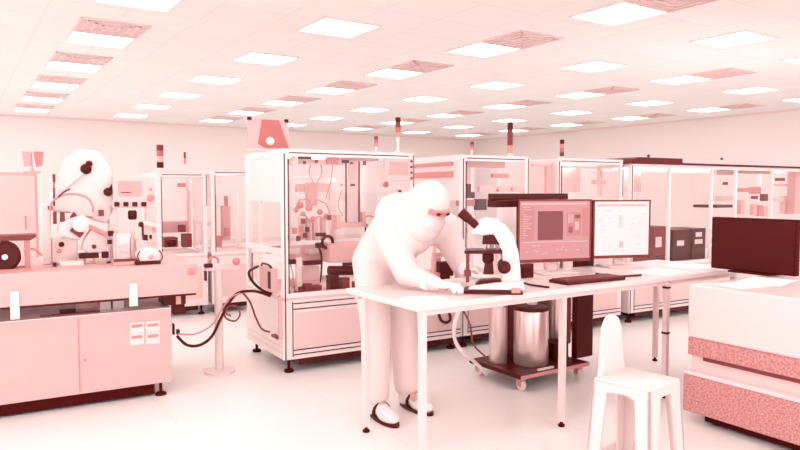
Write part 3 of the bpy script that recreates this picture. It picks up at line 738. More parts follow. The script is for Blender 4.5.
# conveyor link arm between bench and near machine
AR = thing('link_arm', 'thin white transfer arm on a post between the bench and the near machine', 'arm', BEN.pt(0, 0, 0), BEN.deg)
xa, za = BEN.at(222, 267, .45); xs, zs = BEN.at(207, 267, .45)
xp, _ = BEN.at(218, 267, .45)
MB().lathe([(.11, 0), (.11, .015), (.03, .022), (.028, za - .02)], (xp, .45, 0), 20).build('post', WHITE, AR, smooth=35)
m = MB(); x0, z0 = BEN.at(205, 266, .45); x1, z1 = BEN.at(239, 266, .45); m.box(x0, x1, .43, .47, za - .02, za + .002, .003); m.build('beam', PALE, AR)
m = MB(); m.box(x0 - .005, x0 + .05, .425, .475, za + .002, za + .03, .004); m.box(x0 - .004, x0 + .008, .43, .47, za - .09, za - .02); m.build('clamp', BLACK, AR)
m = MB(); cc = Vector((x0 + .06, .45, za + .04))
m.tube([cc + Vector((math.cos(t) * .035, 0, math.sin(t) * .035)) for t in [PI * k / 6 - .3 for k in range(8)]], .008); m.build('hose', MID, AR)
m = MB(); m.ball((x1 - .02, .45, za + .035), .028, 12); m.build('valve', MID, AR, smooth=True)

# cables from the bench to the near machine
def cable(name, label, pts, r, m):
    mb = MB(); mb.tube(pts, r, 8, smooth=5); o = mb.build(name, m, smooth=True); return meta(o, label, 'cable')
def gp(px, py, f):        # along the way from the bench plug to the machine's flank, f = 0..1
    a_ = BEN.pt(cabx + .01, .3); b_ = ROW.pt(-.06, .16)
    p = a_.lerp(b_, f); d = ray(px, py); t = p.y / d.y
    return CP + d * t
cable('cable', 'thick black cable looping up from the bench to the near machine\'s control box', [gp(177, 336, .02), gp(187, 345, .1), gp(200, 345, .22), gp(212, 336, .33), gp(221, 318, .42), gp(229, 303, .5), gp(238, 293, .6), gp(252, 291, .75), gp(262, 293, .85), gp(270, 296, .95)], .010, BLACK)
cable('cable', 'thin grey cable hanging below the thick black one beside the bench', [gp(178, 334, .02), gp(195, 334, .15), gp(212, 325, .3), gp(222, 309, .42), gp(230, 298, .5), gp(240, 293, .6)], .0055, MID)
cable('cable', 'coiled cable loop hanging midway between the bench and the near machine', [gp(223, 309, .44), gp(226, 318, .45), gp(235, 321, .5), gp(240, 314, .53), gp(236, 306, .5), gp(228, 307, .46), gp(226, 313, .44), gp(231, 316, .46)], .006, DEEP)
cable('cable', 'dark cable dropping down the near machine\'s white flank', [gp(243, 293, .62), gp(250, 302, .7), gp(256, 318, .8), gp(262, 329, .88), gp(270, 332, .95)], .007, DEEP)
cable('cable', 'black cable curving down from the control box grip on the near machine', [ROW.pt(-.07, .33, .74), gp(249, 272, .85), gp(253, 282, .88), gp(262, 290, .93), gp(272, 294, .97)], .010, BLACK)

# ------------------------------------------------------------------ long table
TZ, TD, TL = 0.768, 0.64, 2.66
tab = thing('work_table', 'long white table on thin legs carrying the microscope and two monitors', 'table', TAB.pt(0, 0, 0), TAB.deg)
MB().box(-0.05, TL, -0.03, TD, TZ - 0.03, TZ, bev=.004).build('tabletop', LAMIN, tab)
legs = [(0.0, 0), (0.94, 0), (1.86, 0), (0.0, .52), (2.6, .6), (2.6, 0)]
for x, y in legs:
    l = MB().box(x - .016, x + .016, y - .016, y + .016, .03, TZ - .03, .003).build('leg', PALE, tab)
    MB().lathe([(.018, 0), (.02, .006), (.018, .012), (.009, .016), (.009, .0301)], (x, y, 0), 14).build('foot', RUBBER, l, smooth=True)
m = MB(); m.box(-.02, 2.62, -.012, .012, TZ - .055, TZ - .0301); m.box(-.02, 2.62, .575, .605, TZ - .055, TZ - .0301)
m.build('apron_rail', PALE, tab)
for z in (.405, .69): MB().box(1.86 - .018, 1.86 + .018, -.018, .018, z, z + .013).build('leg_collar', BLACK, tab)

# paper sheets at the table's right end
for (x, y, w, h, r, lb) in ((1.98, .14, .34, .25, 8, 'white paper sheet on the table front edge under the right monitor'), (2.44, .19, .34, .27, -8, 'white paper sheet at the right end of the long table')):
    o = MB().obox((0, 0, .0015), (w, h, .002), (0, 0, math.radians(r))).build('paper_sheet', PAPER)
    o.location = TAB.pt(x, y, TZ + .0006); o.rotation_euler = (0, 0, math.radians(TAB.deg)); meta(o, lb, 'paper')

cx_, cy_ = TAB.atz(424, 299, TZ + .01)
cm = MB(); ol = []
for k in range(28):
    t = 2 * PI * k / 28; c_, s_ = math.cos(t), math.sin(t)
    ol.append((.115 * abs(c_) ** .8 * (1 if c_ > 0 else -1), .055 * abs(s_) ** .8 * (1 if s_ > 0 else -1)))
for (k_, z_) in ((1.0, 0), (1.02, .006), (.97, .012), (.8, .017)): cm.__dict__.setdefault('r', []).append([cm.bm.verts.new((x * k_, y * k_, z_)) for x, y in ol])
for A, B in zip(cm.r, cm.r[1:]):
    for k in range(28): cm.bm.faces.new((A[k], A[(k + 1) % 28], B[(k + 1) % 28], B[k]))
cm.bm.faces.new(cm.r[0][::-1]); cm.bm.faces.new(cm.r[-1])
o = cm.build('folded_cloth', PAPER, smooth=True); o.location = TAB.pt(cx_, cy_, TZ + .0006); o.rotation_euler = (0, 0, math.radians(8))
meta(o, 'white folded cleanroom cloth on the near left corner of the table under the forearm', 'cloth')

# monitors
def monitor(px0, px1, py0, py1, y, label, faces, deg):
    pm_ = (px0 + px1) / 2
    c_ = TAB.pt(TAB.at(pm_, 230, y)[0], y); F_ = Frame((c_.x, c_.y), deg)
    xl, xr = F_.at(px0, 230, 0)[0], F_.at(px1, 230, 0)[0]
    zt, zb = F_.at(pm_, py0, 0)[1], F_.at(pm_, py1, 0)[1]
    root = thing('monitor', label, 'monitor', F_.pt((xl + xr) / 2, 0, TZ + .0005), deg)
    w = (xr - xl) / 2; b, t = zb - TZ, zt - TZ
    back = MB().box(-w, w, 0, .028, b, t, bev=.004); back.box(-w * .5, w * .5, .028, .055, b + .08, t - .08, .006)
    back.build('housing', BLACK, root)
    z = MB(); e = .011
    z.box(-w, w, -.004, -.0002, b, b + .02); z.box(-w, w, -.004, -.0002, t - e, t); z.box(-w, -w + e, -.004, -.0002, b, t); z.box(w - e, w, -.004, -.0002, b, t)
    z.build('bezel', DEEP, root)
    s = MB(); mats = []; x0, x1, z0, z1 = -w + e, w - e, b + .02, t - e
    for k, (u0, u1, v0, v1, mm_) in enumerate(faces):
        if mm_ not in mats: mats.append(mm_)
        s.mi = mats.index(mm_); d = -.0005 - .0004 * min(k, 3)
        s.box(x0 + (x1 - x0) * u0, x0 + (x1 - x0) * u1, d - .0003, d, z1 - (z1 - z0) * v1, z1 - (z1 - z0) * v0)
    s.build('screen', mats, root)
    n = MB().box(-.035, .035, .03, .055, .012, b + .12, .004); n.build('neck', PALE, root)
    f = MB().box(-.13, .13, -.08, .12, 0, .012, .004); f.build('foot', PALE, root)
    return root
def scr(name, g, st=0.5):
    c = rose(g); c = (c[0] * 1.22, c[1], c[2] * 1.01); m_, n, b = nt(name)
    b.inputs['Base Color'].default_value = (0.02, 0.004, 0.004, 1); b.inputs['Roughness'].default_value = .35
    b.inputs['Emission Color'].default_value = (*c, 1); b.inputs['Emission Strength'].default_value = st; return m_
SP, SD, SL, SV = scr('screen_pink', 158), scr('screen_dark', 62), scr('screen_light', 200), scr('screen_white', 238, .56)
SM = scr('screen_mid', 140)
fl = [(0, 1, 0, 1, SP), (.02, .95, .03, .06, SL), (.02, .2, .09, .68, SM), (.25, .61, .17, .67, SD), (.66, .87, .2, .6, SM), (.68, .76, .22, .38, SL), (.78, .86, .24, .30, SD), (.78, .84, .36, .5, SL), (.69, .75, .44, .56, SD), (.89, .98, .12, .62, SM), (.02, .98, .695, .71, SL)]
for k in range(26):
    u, v = random.random() * .9 + .04, .74 + random.random() * .2
    fl.append((u, u + .03, v, v + .014, SL if random.random() < .6 else SM))
for k in range(14):
    v = .1 + k * .04; fl.append((.04, .06 + random.random() * .12, v, v + .012, SL))
y_m = .47
monitor(518, 591, 199.5, 262, y_m, 'left desk monitor with a dark image window on its screen', fl, 17)
fr_ = [(0, 1, 0, 1, SV), (.04, .95, .05, .09, SL), (.44, .5, .25, .5, scr('screen_faint', 226)), (.45, .53, .74, .86, SL)]
for k in range(20):
    u, v = .06 + random.random() * .8, .12 + random.random() * .8
    fr_.append((u, u + .04 + random.random() * .06, v, v + .01, SL))
monitor(593, 650, 200, 258, y_m, 'right desk monitor with a bright white screen', fr_, 13)

# keyboard and its lead
kx0, ky0 = TAB.atz(555, 289, TZ + .01); kx1, _ = TAB.atz(628, 281, TZ + .01)
kb = thing('keyboard', 'black keyboard lying in front of the two monitors', 'keyboard', TAB.pt(kx0 + .205, .045, TZ + .0005), TAB.deg - 3)
MB().box(0, .47, 0, .15, 0, .018, .004).build('body', BLACK, kb)
m = MB()
for r_ in range(5):
    for c_ in range(17): m.box(.012 + c_ * .0265, .034 + c_ * .0265, .014 + r_ * .026, .035 + r_ * .026, .018, .024)
m.build('keys', DEEP, kb)['kind'] = 'stuff'
def tz(px, py, z=TZ + .006):
    return on_z(px, py, z)
cable('keyboard_lead', 'black lead running from the microscope base to the keyboard', [tz(524, 283), tz(532, 285), tz(543, 286.5), tz(549, 287.3)], .006, BLACK)
cable('mouse_lead', 'black lead lying behind the keyboard toward the right monitor', [tz(596, 273.5), tz(606, 275), tz(620, 276.2), tz(631, 275.8), tz(641, 275)], .006, BLACK)
# small boxes behind the monitors
o = thing('power_box', 'black power box on the table under the left corner of the left monitor', 'power supply', TAB.pt(TAB.atz(520, 279, TZ)[0] - .0, .40, TZ + .0005), TAB.deg)
MB().box(0, .12, 0, .04, 0, .085, .004).build('case', BLACK, o)
m = MB()
for k in range(4): m.box(.02 + k * .022, .032 + k * .022, -.001, .0005, .02, .065)
m.build('vent', RUBBER, o)
# ------------------------------------------------------------------ microscope
mx, my = TAB.atz(492, 293, TZ)
MC = thing('microscope', 'white compound microscope with black eyepieces on the long table', 'microscope', TAB.pt(mx, my + .03, TZ + .0005), TAB.deg + 40)
MF = Frame(TAB.pt(mx, my + .03), TAB.deg + 40)
MFo = TAB.pt(mx, my + .03)
VF = Frame((MFo.x, MFo.y), -7.7)             # plane square to the sight line, through the microscope
MC.rotation_euler = (0, 0, math.radians(VF.deg))
MZ = TZ + .0005
def ms(px, py, y=0): x, z = VF.at(px, py, y); return Vector((x, y, z - MZ))
def mpoly(mb, pts, y0, y1, bev=.004):
    return mb.prism([(ms(px, py).x, max(0, ms(px, py).z)) for px, py in pts], y0, y1, bev)
mpoly(MB(), [(464, 295), (464, 289), (470, 287.5), (520, 288.5), (523, 292), (522, 295)], -.075, .075, .006).build('foot', BLACK, MC)
mpoly(MB(), [(468, 288), (472, 284), (498, 281), (523, 280), (524, 288.5)], -.07, .07, .006).build('base', WHITE, MC)
mpoly(MB(), [(475, 283.5), (480, 279.5), (494, 278.5), (502, 279.5), (498, 284)], -.045, .045, .004).build('illuminator', BLACK, MC)
# curved arm
mpoly(MB(), [(500, 282), (503, 270), (505, 256), (502, 243), (496, 233), (487, 229), (478, 229), (476, 222), (485, 217), (496, 219), (507, 226), (514, 237), (518, 251), (520, 268), (521, 282)], -.04, .04, .012).build('arm', WHITE, MC, smooth=35)
mpoly(MB(), [(471, 233), (476, 225), (490, 220), (500, 229), (494, 234), (482, 235)], -.05, .05, .01).build('head', WHITE, MC, smooth=35)
for s_ in (-.032, .032):
    m = MB(); a_ = ms(477, 226); b_ = ms(461.5, 212.5); a_.y = b_.y = s_
    d_ = (b_ - a_)
    m.cyl(a_, a_ + d_ * .55, .021, .019, 18); m.cyl(a_ + d_ * .5, b_, .023, .026, 18); m.cyl(b_, b_ + d_ * .06, .027, .022, 18)
    m.build('eyepiece', BLACK, MC, smooth=35)
mpoly(MB(), [(482, 244), (483, 236), (490, 232), (499, 238), (500, 244)], -.03, .03, .004).build('nosepiece', BLACK, MC)
for k, (px, px2) in enumerate(((486, 485), (492, 492), (497, 498))):
    a_ = ms(px, 243); b_ = ms(px2, 249); a_.y = b_.y = (-.012, .012, -.008)[k]
    MB().cyl(a_, b_, .011, .008, 12).build('objective', SILVER, MC, smooth=35)
mpoly(MB(), [(465, 252.5), (465, 249.5), (502, 249), (502, 252.5)], -.075, .075, .002).build('stage', BLACK, MC)
a_, b_ = ms(487, 252.5), ms(487, 263)
MB().lathe([(.022, 0), (.03, .012), (.03, .045), (.024, .052)], Vector((ms(488, 263).x, 0, ms(488, 263).z)), 20).build('condenser', BLACK, MC, smooth=35)
mpoly(MB(), [(483, 274), (485, 262), (493, 262), (494, 274)], -.02, .02, .004).build('stage_post', BLACK, MC)
for s_ in (-1, 1):
    MB().lathe([(.030, 0), (.033, .006), (.033, .026), (.022, .03), (.022, .044), (.018, .048)], Vector((ms(504, 266).x, s_ * .04, ms(504, 266).z)), 22, (0, s_, 0)).build('focus_knob', BLACK, MC, smooth=35)
m = MB(); m.cyl(Vector((ms(468, 256).x, -.05, ms(468, 252).z)), Vector((ms(468, 256).x, -.05, ms(468, 281).z)), .009, n=12); m.lathe([(.018, 0), (.018, .03), (.01, .035)], Vector((ms(468, 270).x, -.05, ms(468, 275).z)), 14); m.build('stage_control', DEEP, MC, smooth=35)
mpoly(MB(), [(511, 291), (511, 286), (520, 286), (520, 291)], -.0785, -.068, .002).build('dial', MID, MC)

# ------------------------------------------------------------------ trolley behind the table
f_ = on_z(521, 380, .08)
TRF = Frame((f_.x, f_.y), 33.5)
tr = thing('gas_trolley', 'black wheeled trolley with silver cylinders and a dark mast behind the table', 'trolley', TRF.pt(0, 0, 0), TRF.deg)
TW, TDp = .62, .50
MB().box(-.02, TW, -.02, TDp, .085, .115, bev=.006).build('platform', BLACK, tr)
m = MB(); m.box(-.022, TW + .002, -.024, -.0205, .088, .112); m.build('edge_trim', MID, tr)
for (x, y) in ((.03, .03), (TW - .05, .03), (.03, TDp - .05), (TW - .05, TDp - .05)):
    c_ = MB(); c_.box(x - .02, x + .02, y - .02, y + .02, .06, .0849); c_.box(x - .022, x - .016, y - .015, y + .015, .03, .07); c_.box(x + .016, x + .022, y - .015, y + .015, .03, .07)
    q = c_.build('caster', MID, tr)
    MB().lathe([(.03, 0), (.036, .004), (.036, .026), (.03, .03)], (x - .015, y, .0365), 20, (1, 0, 0)).build('wheel', PALE, q, smooth=35)
def tcyl(name, pxc, r, ztop, m_, y, cap=None):
    x = TRF.at(pxc, 340, y)[0]
    o_ = MB().lathe([(r * .95, .1155), (r, .125), (r, ztop - .02), (r * .93, ztop)], (x, y, 0), 28).build(name, m_, tr, smooth=35)
    if cap: MB().lathe([(r * 1.03, ztop - .012), (r * 1.03, ztop + .012), (r * .7, ztop + .022)], (x, y, 0), 28).build('cap', BLACK, o_, smooth=35)
    return o_, x
tcyl('cylinder', 498, .064, .95, SILVER, .32)
o_, x_ = tcyl('cylinder', 531, .118, .50, SILVER, .17, True)
m = MB(); m.lathe([(.035, .523), (.035, .56), (.02, .57)], (x_ + .01, .17, 0), 16); m.build('valve', WHITE, o_, smooth=True)
m = MB(); m.tube([(x_ + .01, .17, .568), (x_ + .01, .17, .62), (x_ + .05, .2, .68), (x_ + .12, .26, .7)], .009); m.build('hose', DEEP, o_)
tcyl('cylinder', 556, .052, .95, SILVER, .30)
xq = TRF.at(573, 340, .1)[0]
xr0, xr1 = TRF.at(505, 340, .42)[0], TRF.at(572, 340, .42)[0]
MB().box(xr0, xr1, .43, .475, .1155, .66, .006).build('rear_cabinet', mat('trolley_grey', 62, .5, .2), tr)
sm = MB(); x1_ = TRF.at(548, 340, .2)[0]; sm.box(x1_, min(TW - .03, xq + .03), .14, .2499, .1155, .23, .005); sm.build('pump_block', RUBBER, tr)
xa_, xb_ = TRF.at(575, 320, .1)[0], TRF.at(591, 320, .1)[0]
MB().box(xa_, xb_, .08, .13, .1155, .98, .004).build('mast', BLACK, tr)
zt_, zb_ = TRF.at(530, 193.5, .1)[1], TRF.at(530, 199.5, .1)[1]
xc0, xc1 = TRF.at(491, 196, .1)[0], TRF.at(566, 196, .1)[0]
MB().box(xc0, xc1, .08, .13, zb_, zt_, .004).build('cross_bar', BLACK, tr)
arm_ = MB(); arm_.box(xc1 - .05, xa_ - .0005, .085, .125, .93, .97); arm_.box(xc1 - .05, xc1 - .01, .085, .125, .97, zb_ - .0005); arm_.build('bar_bracket', BLACK, tr)
xe, ze = TRF.at(517, 207, .07)
MB().box(xc0 + .01, xe, .05, .1499, ze, zb_ - .0001, .005).build('sensor_head', BLACK, tr)
m = MB(); p_ = [(x_, .05, .122), (x_ + .1, .04, .122)]; m.box(x_ - .1, x_ + .04, -.005, .01, .1155, .128); m.build('rating_strip', WHITE, tr)
# white tube hanging from the trolley
cable('air_hose', 'white air hose hanging in a curve from the table beside the trolley', [on_z(461, 305, .70) + Vector((0, .0, 0)), on_z(455, 322, .6), on_z(455, 340, .46), on_z(463, 352, .36), on_z(478, 365, .22), on_z(486, 374, .09)], .011, WHITE)
cable('air_hose', 'thin black hose hanging beside the curved white one', [on_z(464, 312, .66), on_z(470, 325, .5), on_z(474, 345, .3), on_z(486, 357, .2)], .006, DEEP)

# ------------------------------------------------------------------ granite machine at right
gq = on_z(682, 420, 0)
GR = Frame((gq.x, gq.y), 32.0)
gm = thing('granite_measuring_base', 'large speckled granite machine base with a white top cover at lower right', 'machine', GR.pt(0, 0, 0), GR.deg)
GL, GWd = 2.0, 2.6      # along x, and towards the camera along -y
zl = GR.at(690, 377, 0)[1]
zl = 0.27
box('lower_block', GRANITE, gm, 0, GL, -GWd, 0, .06, zl, bev=.008)
box('under_shade', RUBBER, gm, .06, GL - .06, -GWd + .05, -.1, .012, .06)  # dark strip for the shadow along the block's lower edge
for x, y in ((.12, -.15), (.12, -1.3), (1.8, -.15), (1.8, -1.3)):
    MB().lathe([(.04, 0), (.045, .005), (.045, .01), (.03, .0119)], (x, y, 0), 16).build('foot', RUBBER, gm)
box('ledge_plate', WHITE, gm, .0, GL, -GWd, -.005, zl, zl + .02, bev=.003)
i_ = .03
z1_, z2_ = .375, .475
box('spacer', PALE, gm, i_ + .02, GL - .05, -GWd + .05, -.02, zl + .02, z1_)
box('slab', GRANITE, gm, i_, GL, -GWd, -.004, z1_, z2_, bev=.006)
gtop = TZ + .004
box('cover', LAMIN, gm, i_ - .004, GL, -GWd, -.002, z2_, gtop, bev=.012)
box('seam', DEEP, gm, i_ + .0, i_ + .02, -.95, -.1, z1_ - .018, z1_)  # dark strip put in for the shade in the slit below the slab
# black display standing on the cover
mp0 = GR.atz(716, 269, gtop); mp1 = GR.atz(790, 279.5, gtop)
dx_ = (mp0[0] + mp1[0]) / 2
bd = thing('display', 'big black display panel standing on the white cover at right', 'monitor', GR.pt(dx_, mp1[1], gtop + .0005), GR.deg)
zt_ = (on_z(0, 0, 0), 0)
L_ = mp0[1] - mp1[1]
# height from the sight line at the near edge
pe = GR.pt(dx_, mp1[1], gtop); dr_ = ray(790, 220); hz = CAMZ + dr_.z * (pe.y / dr_.y) - gtop
MB().box(0, .045, 0, L_, .012, hz, bev=.005).build('housing', RUBBER, bd)
MB().box(-.002, .0005, .01, L_ - .01, .022, hz - .01).build('screen', mat('screen_off', 10, .45, .2), bd)
MB().box(-.03, .16, L_ * .25, L_ * .75, 0, .0119, .003).build('foot', BLACK, bd)
m = MB()
for k, z in enumerate((.05, .11, .17, .23)): m.box(.005, .04, L_, L_ + .02, z, z + .04)
m.build('connector', WHITE, bd)
# sheets on the cover
for (pa, w_, h_, r_, lb) in (((712, 276), .36, .24, 14, 'white paper sheet on the white cover in front of the black display'), ((690, 281), .26, .2, -8, 'white paper sheet at the near corner of the white cover beside the table')):
    p_ = on_z(*pa, gtop); o = MB().obox((0, 0, .0015), (w_, h_, .002), (0, 0, 0)).build('paper_sheet', PAPER)
    lx, ly = GR.atz(*pa, gtop); lx = max(lx, i_ + .2); ly = min(ly, -.19)
    o.location = GR.pt(lx, ly, gtop + .0006 + (.003 if r_ > 0 else 0)); o.rotation_euler = (0, 0, math.radians(GR.deg + r_)); meta(o, lb, 'paper')

# ------------------------------------------------------------------ white moulded seat, front right
SZ = .475
s0 = on_z(650, 390, SZ)
STF = Frame((s0.x, s0.y), 41)
st = thing('plastic_stool', 'white moulded plastic stool with a narrow rounded back in front of the granite base', 'stool', STF.pt(0, 0, 0), STF.deg)
S_ = .27; sp = .035
m = MB(); m.box(0, S_, 0, S_, SZ - .03, SZ, .014); m.build('seat', PLASTIC, st, smooth=35)
m = MB()
for (x, y) in ((S_ / 2, .0), (0, S_ / 2)): pass
top_ = [(0.012, 0.012), (S_ - .012, .012), (S_ - .012, S_ - .012), (.012, S_ - .012)]
for (x, y) in top_:
    sx, sy = (-1 if x < .1 else 1), (-1 if y < .1 else 1)
    l = MB(); b_ = (x + sx * sp, y + sy * sp)
    # L-shaped tapering leg
    for (ax, ay) in ((.07, .012), (.012, .07)):
        n0 = len(l.bm.faces)
        def rect(cx, cy, a1, a2, z, k):
            x0_, x1_ = (cx, cx - sx * a1 * k); y0_, y1_ = (cy, cy - sy * a2 * k)
            return [l.bm.verts.new((x0_, y0_, z)), l.bm.verts.new((x1_, y0_, z)), l.bm.verts.new((x1_, y1_, z)), l.bm.verts.new((x0_, y1_, z))]
        A = rect(b_[0], b_[1], ax, ay, 0, .8); B = rect(x + sx * .01, y + sy * .01, ax * 1.3, ay, SZ - .02, 1)
        for k in range(4): l.bm.faces.new((A[k], A[(k + 1) % 4], B[(k + 1) % 4], B[k]))
        l.bm.faces.new(A[::-1]); l.bm.faces.new(B)
    l.build('leg', PLASTIC, st)
ap = MB()
for (p0, p1, ax) in (((0, 0), (S_, 0), 'x'), ((0, 0), (0, S_), 'y'), ((0, S_), (S_, S_), 'x'), ((S_, 0), (S_, S_), 'y')):
    # arched skirt
    n = 10; pts = []
    for k in range(n + 1):
        t = k / n; d = .018 + .05 * (abs(2 * t - 1) ** 2.5)
        pts.append((t, SZ - .02 - d - .012))
    for k in range(n):
        t0, z0 = pts[k]; t1, z1 = pts[k + 1]
        def q4(t, z, o):
            x = p0[0] + (p1[0] - p0[0]) * t; y = p0[1] + (p1[1] - p0[1]) * t
            ox, oy = ((0, o) if ax == 'x' else (o, 0))
            if ax == 'x': oy = o if p0[1] == 0 else -o
            else: ox = o if p0[0] == 0 else -o
            return ap.bm.verts.new((x + ox, y + oy, z))
        v = [q4(t0, z0, .0), q4(t1, z1, .0), q4(t1, SZ - .012, .0), q4(t0, SZ - .012, .0), q4(t0, z0, .01), q4(t1, z1, .01), q4(t1, SZ - .012, .01), q4(t0, SZ - .012, .01)]
        for f in ((0, 1, 2, 3), (7, 6, 5, 4), (0, 4, 5, 1), (3, 2, 6, 7), (0, 3, 7, 4), (1, 5, 6, 2)): ap.bm.faces.new([v[i] for i in f])
ap.build('skirt', PLASTIC, st)
rg = MB()
zr = .10; ro = sp * (1 - zr / SZ)
for (x0_, x1_, y0_, y1_) in ((-ro, S_ + ro, -ro, -ro + .012), (-ro, -ro + .012, -ro, S_ + ro), (-ro, S_ + ro, S_ + ro - .012, S_ + ro), (S_ + ro - .012, S_ + ro, -ro, S_ + ro)):
    rg.box(x0_, x1_, y0_, y1_, zr - .02, zr + .015, .003)
rg.build('rung', PLASTIC, st)
# narrow rounded back
yb = S_ - .03
bk = MB(); pts = []
h_ = .265; hw = .062
for k in range(13):
    t = PI * k / 12; pts.append((hw * math.cos(t), SZ + h_ - hw + hw * math.sin(t)))
pts += [(-hw * 1.12, SZ + .05), (-hw * 1.5, SZ - .005), (hw * 1.9, SZ - .005), (hw * 1.25, SZ + .05)]
bk.prism([(x + .115, z) for x, z in pts], yb, yb + .028, .008); bk.build('backrest', PLASTIC, st, smooth=35)

# ------------------------------------------------------------------ person in a cleanroom suit
def T(u, w, z): return TAB.pt(u, w, z)
def remesh(mb, name, m, parent, vox=.011, it=6, loc=None):
    o = mb.build(name, m)
    r = o.modifiers.new('r', 'REMESH'); r.mode = 'VOXEL'; r.voxel_size = vox
    s = o.modifiers.new('s', 'SMOOTH'); s.factor = .6; s.iterations = it
    dg = bpy.context.evaluated_depsgraph_get(); dg.update()
    me = bpy.data.meshes.new_from_object(o.evaluated_get(dg))
    o.modifiers.clear(); o.data = me
    for p in me.polygons: p.use_smooth = True
    if parent: o.parent = parent
    return o
pel = T(.30, .83, .90); pR = T(.205, .80, .88); pL = T(.395, .82, .88)
kR = T(.185, .72, .49); kL = T(.41, .78, .49)
aR = T(.17, .70, .10); aL = T(.42, .75, .10)
wai = T(.30, .73, 1.02); che = T(.30, .60, 1.10); nek = T(.315, .50, 1.155)
hd = T(.325, .405, 1.205)
sR = T(.175, .575, 1.08); sL = T(.535, .54, 1.08)
eR = T(.205, .43, .85); eL = T(.60, .47, .87)
wR = T(.258, .255, .815); wL = T(.56, .325, .845)
hdir = Vector((TAB.pt(.345, 0, 0) - TAB.pt(.345, 1, 0))).normalized()     # facing the table's front edge
fwd = (hdir * .86 + Vector((0, 0, -.50)) + TAB.u * .10).normalized()
side = Vector((0, 0, 1)).cross(fwd).normalized(); upv = fwd.cross(side).normalized()
HM4 = Matrix((( side.x, fwd.x, upv.x, 0), (side.y, fwd.y, upv.y, 0), (side.z, fwd.z, upv.z, 0), (0, 0, 0, 1)))
def HP(x, y, z): return hd + side * x + fwd * y + upv * z
b = MB()
b.ball(hd, (.072, .09, .105), 20, HM4)
b.ball(HP(0, .05, -.055), (.05, .05, .05), 14, HM4)
b.caps(HP(0, .088, .015), HP(0, .108, -.02), .011, .014)                   # nose
for s_ in (-1, 1): b.ball(HP(s_ * .073, -.005, -.01), (.012, .02, .03), 10, HM4)
b.caps(nek, HP(0, -.03, -.06), .055, .052)
b.caps(che, nek, .11, .06); b.caps(wai, che, .115, .125); b.caps(pel, wai, .13, .115)
for (h_, k_, a_) in ((pR, kR, aR), (pL, kL, aL)): b.caps(h_, k_, .078, .052); b.caps(k_, a_, .05, .036); b.caps(a_, a_ + hdir * .12 + Vector((0, 0, -.045)), .036, .03)
for (s_, e_, w_) in ((sR, eR, wR), (sL, eL, wL)): b.caps(che, s_, .08, .05); b.caps(s_, e_, .045, .036); b.caps(e_, w_, .036, .026)
for w_, d_ in ((wR, (wR - eR).normalized()), (wL, (wL - eL).normalized())): b.caps(w_, w_ + d_ * .07, .026, .024)
per = remesh(b, 'person', SKIN, None, .010, 4)
meta(per, 'person in a white hooded cleanroom suit bending over the table to look into the microscope', 'person')
s = MB()
s.caps(pel, wai, .168, .155); s.caps(wai, che, .155, .165); s.caps(che, nek, .158, .10)
s.ball(pel + Vector((0, 0, -.03)) - hdir * .04, (.165, .165, .15), 16)
for (h_, k_, a_) in ((pR, kR, aR), (pL, kL, aL)):
    s.caps(h_, k_, .115, .088); s.caps(k_, a_ + Vector((0, 0, .04)), .088, .082)
for (s_, e_, w_) in ((sR, eR, wR), (sL, eL, wL)):
    s.caps(che, s_, .13, .10); s.caps(s_, e_, .095, .07 if s_ is sR else .058); s.caps(e_, w_, .062 if s_ is sR else .05, .043)
s.ball(che + hdir * -.06 + Vector((0, 0, .05)), .14, 14); s.ball(che + hdir * .06 + Vector((0, 0, -.03)), .14, 14); s.ball(wai + hdir * .05, .16, 14)
remesh(s, 'coverall', SUIT, per, .012, 5)
# hood: shell open over the eyes
h = MB()
h.ball(HP(0, -.012, .012), (.115, .12, .14), 22, HM4)
h.caps(HP(0, -.06, -.05), nek - hdir * .03 + Vector((0, 0, .01)), .11, .135)
h.caps(HP(0, .0, -.08), nek + hdir * .05 + Vector((0, 0, -.03)), .098, .12)
hood = remesh(h, 'hood', SUIT, per, .010, 5)
mk = MB()
mk.ball(HP(0, .055, -.05), (.092, .07, .075), 18, HM4)
remesh(mk, 'face_mask', SUIT, per, .010, 4)
ey = MB()
n_ = 9
for (dz, m__) in ((0.02, 0),):
    A, B, C_, D_ = [], [], [], []
    for k in range(n_):
        t = -0.85 + 1.7 * k / (n_ - 1)
        px_, py_ = .104 * math.sin(t), .020 + .104 * math.cos(t)
        A.append(ey.bm.verts.new(HP(px_, py_, .012 + .004 * math.cos(t * 1.6)))); B.append(ey.bm.verts.new(HP(px_, py_, .042)))
        C_.append(ey.bm.verts.new(HP(px_ * .8, py_ - .03, .012))); D_.append(ey.bm.verts.new(HP(px_ * .8, py_ - .03, .042)))
    for k in range(n_ - 1):
        ey.bm.faces.new((A[k], A[k + 1], B[k + 1], B[k])); ey.bm.faces.new((C_[k + 1], C_[k], D_[k], D_[k + 1]))
        ey.bm.faces.new((B[k], B[k + 1], D_[k + 1], D_[k])); ey.bm.faces.new((A[k + 1], A[k], C_[k], C_[k + 1]))
    ey.bm.faces.new((A[0], B[0], D_[0], C_[0])); ey.bm.faces.new((B[-1], A[-1], C_[-1], D_[-1]))
eyo = ey.build('eye_opening', MID, per, smooth=True, label='narrow strip of face showing between hood and mask')
e2 = MB()
for s_ in (-.032, .032): e2.ball(HP(s_, .118, .03), (.016, .008, .008), 12, HM4)
e2.build('eye', BLACK, eyo, smooth=True)
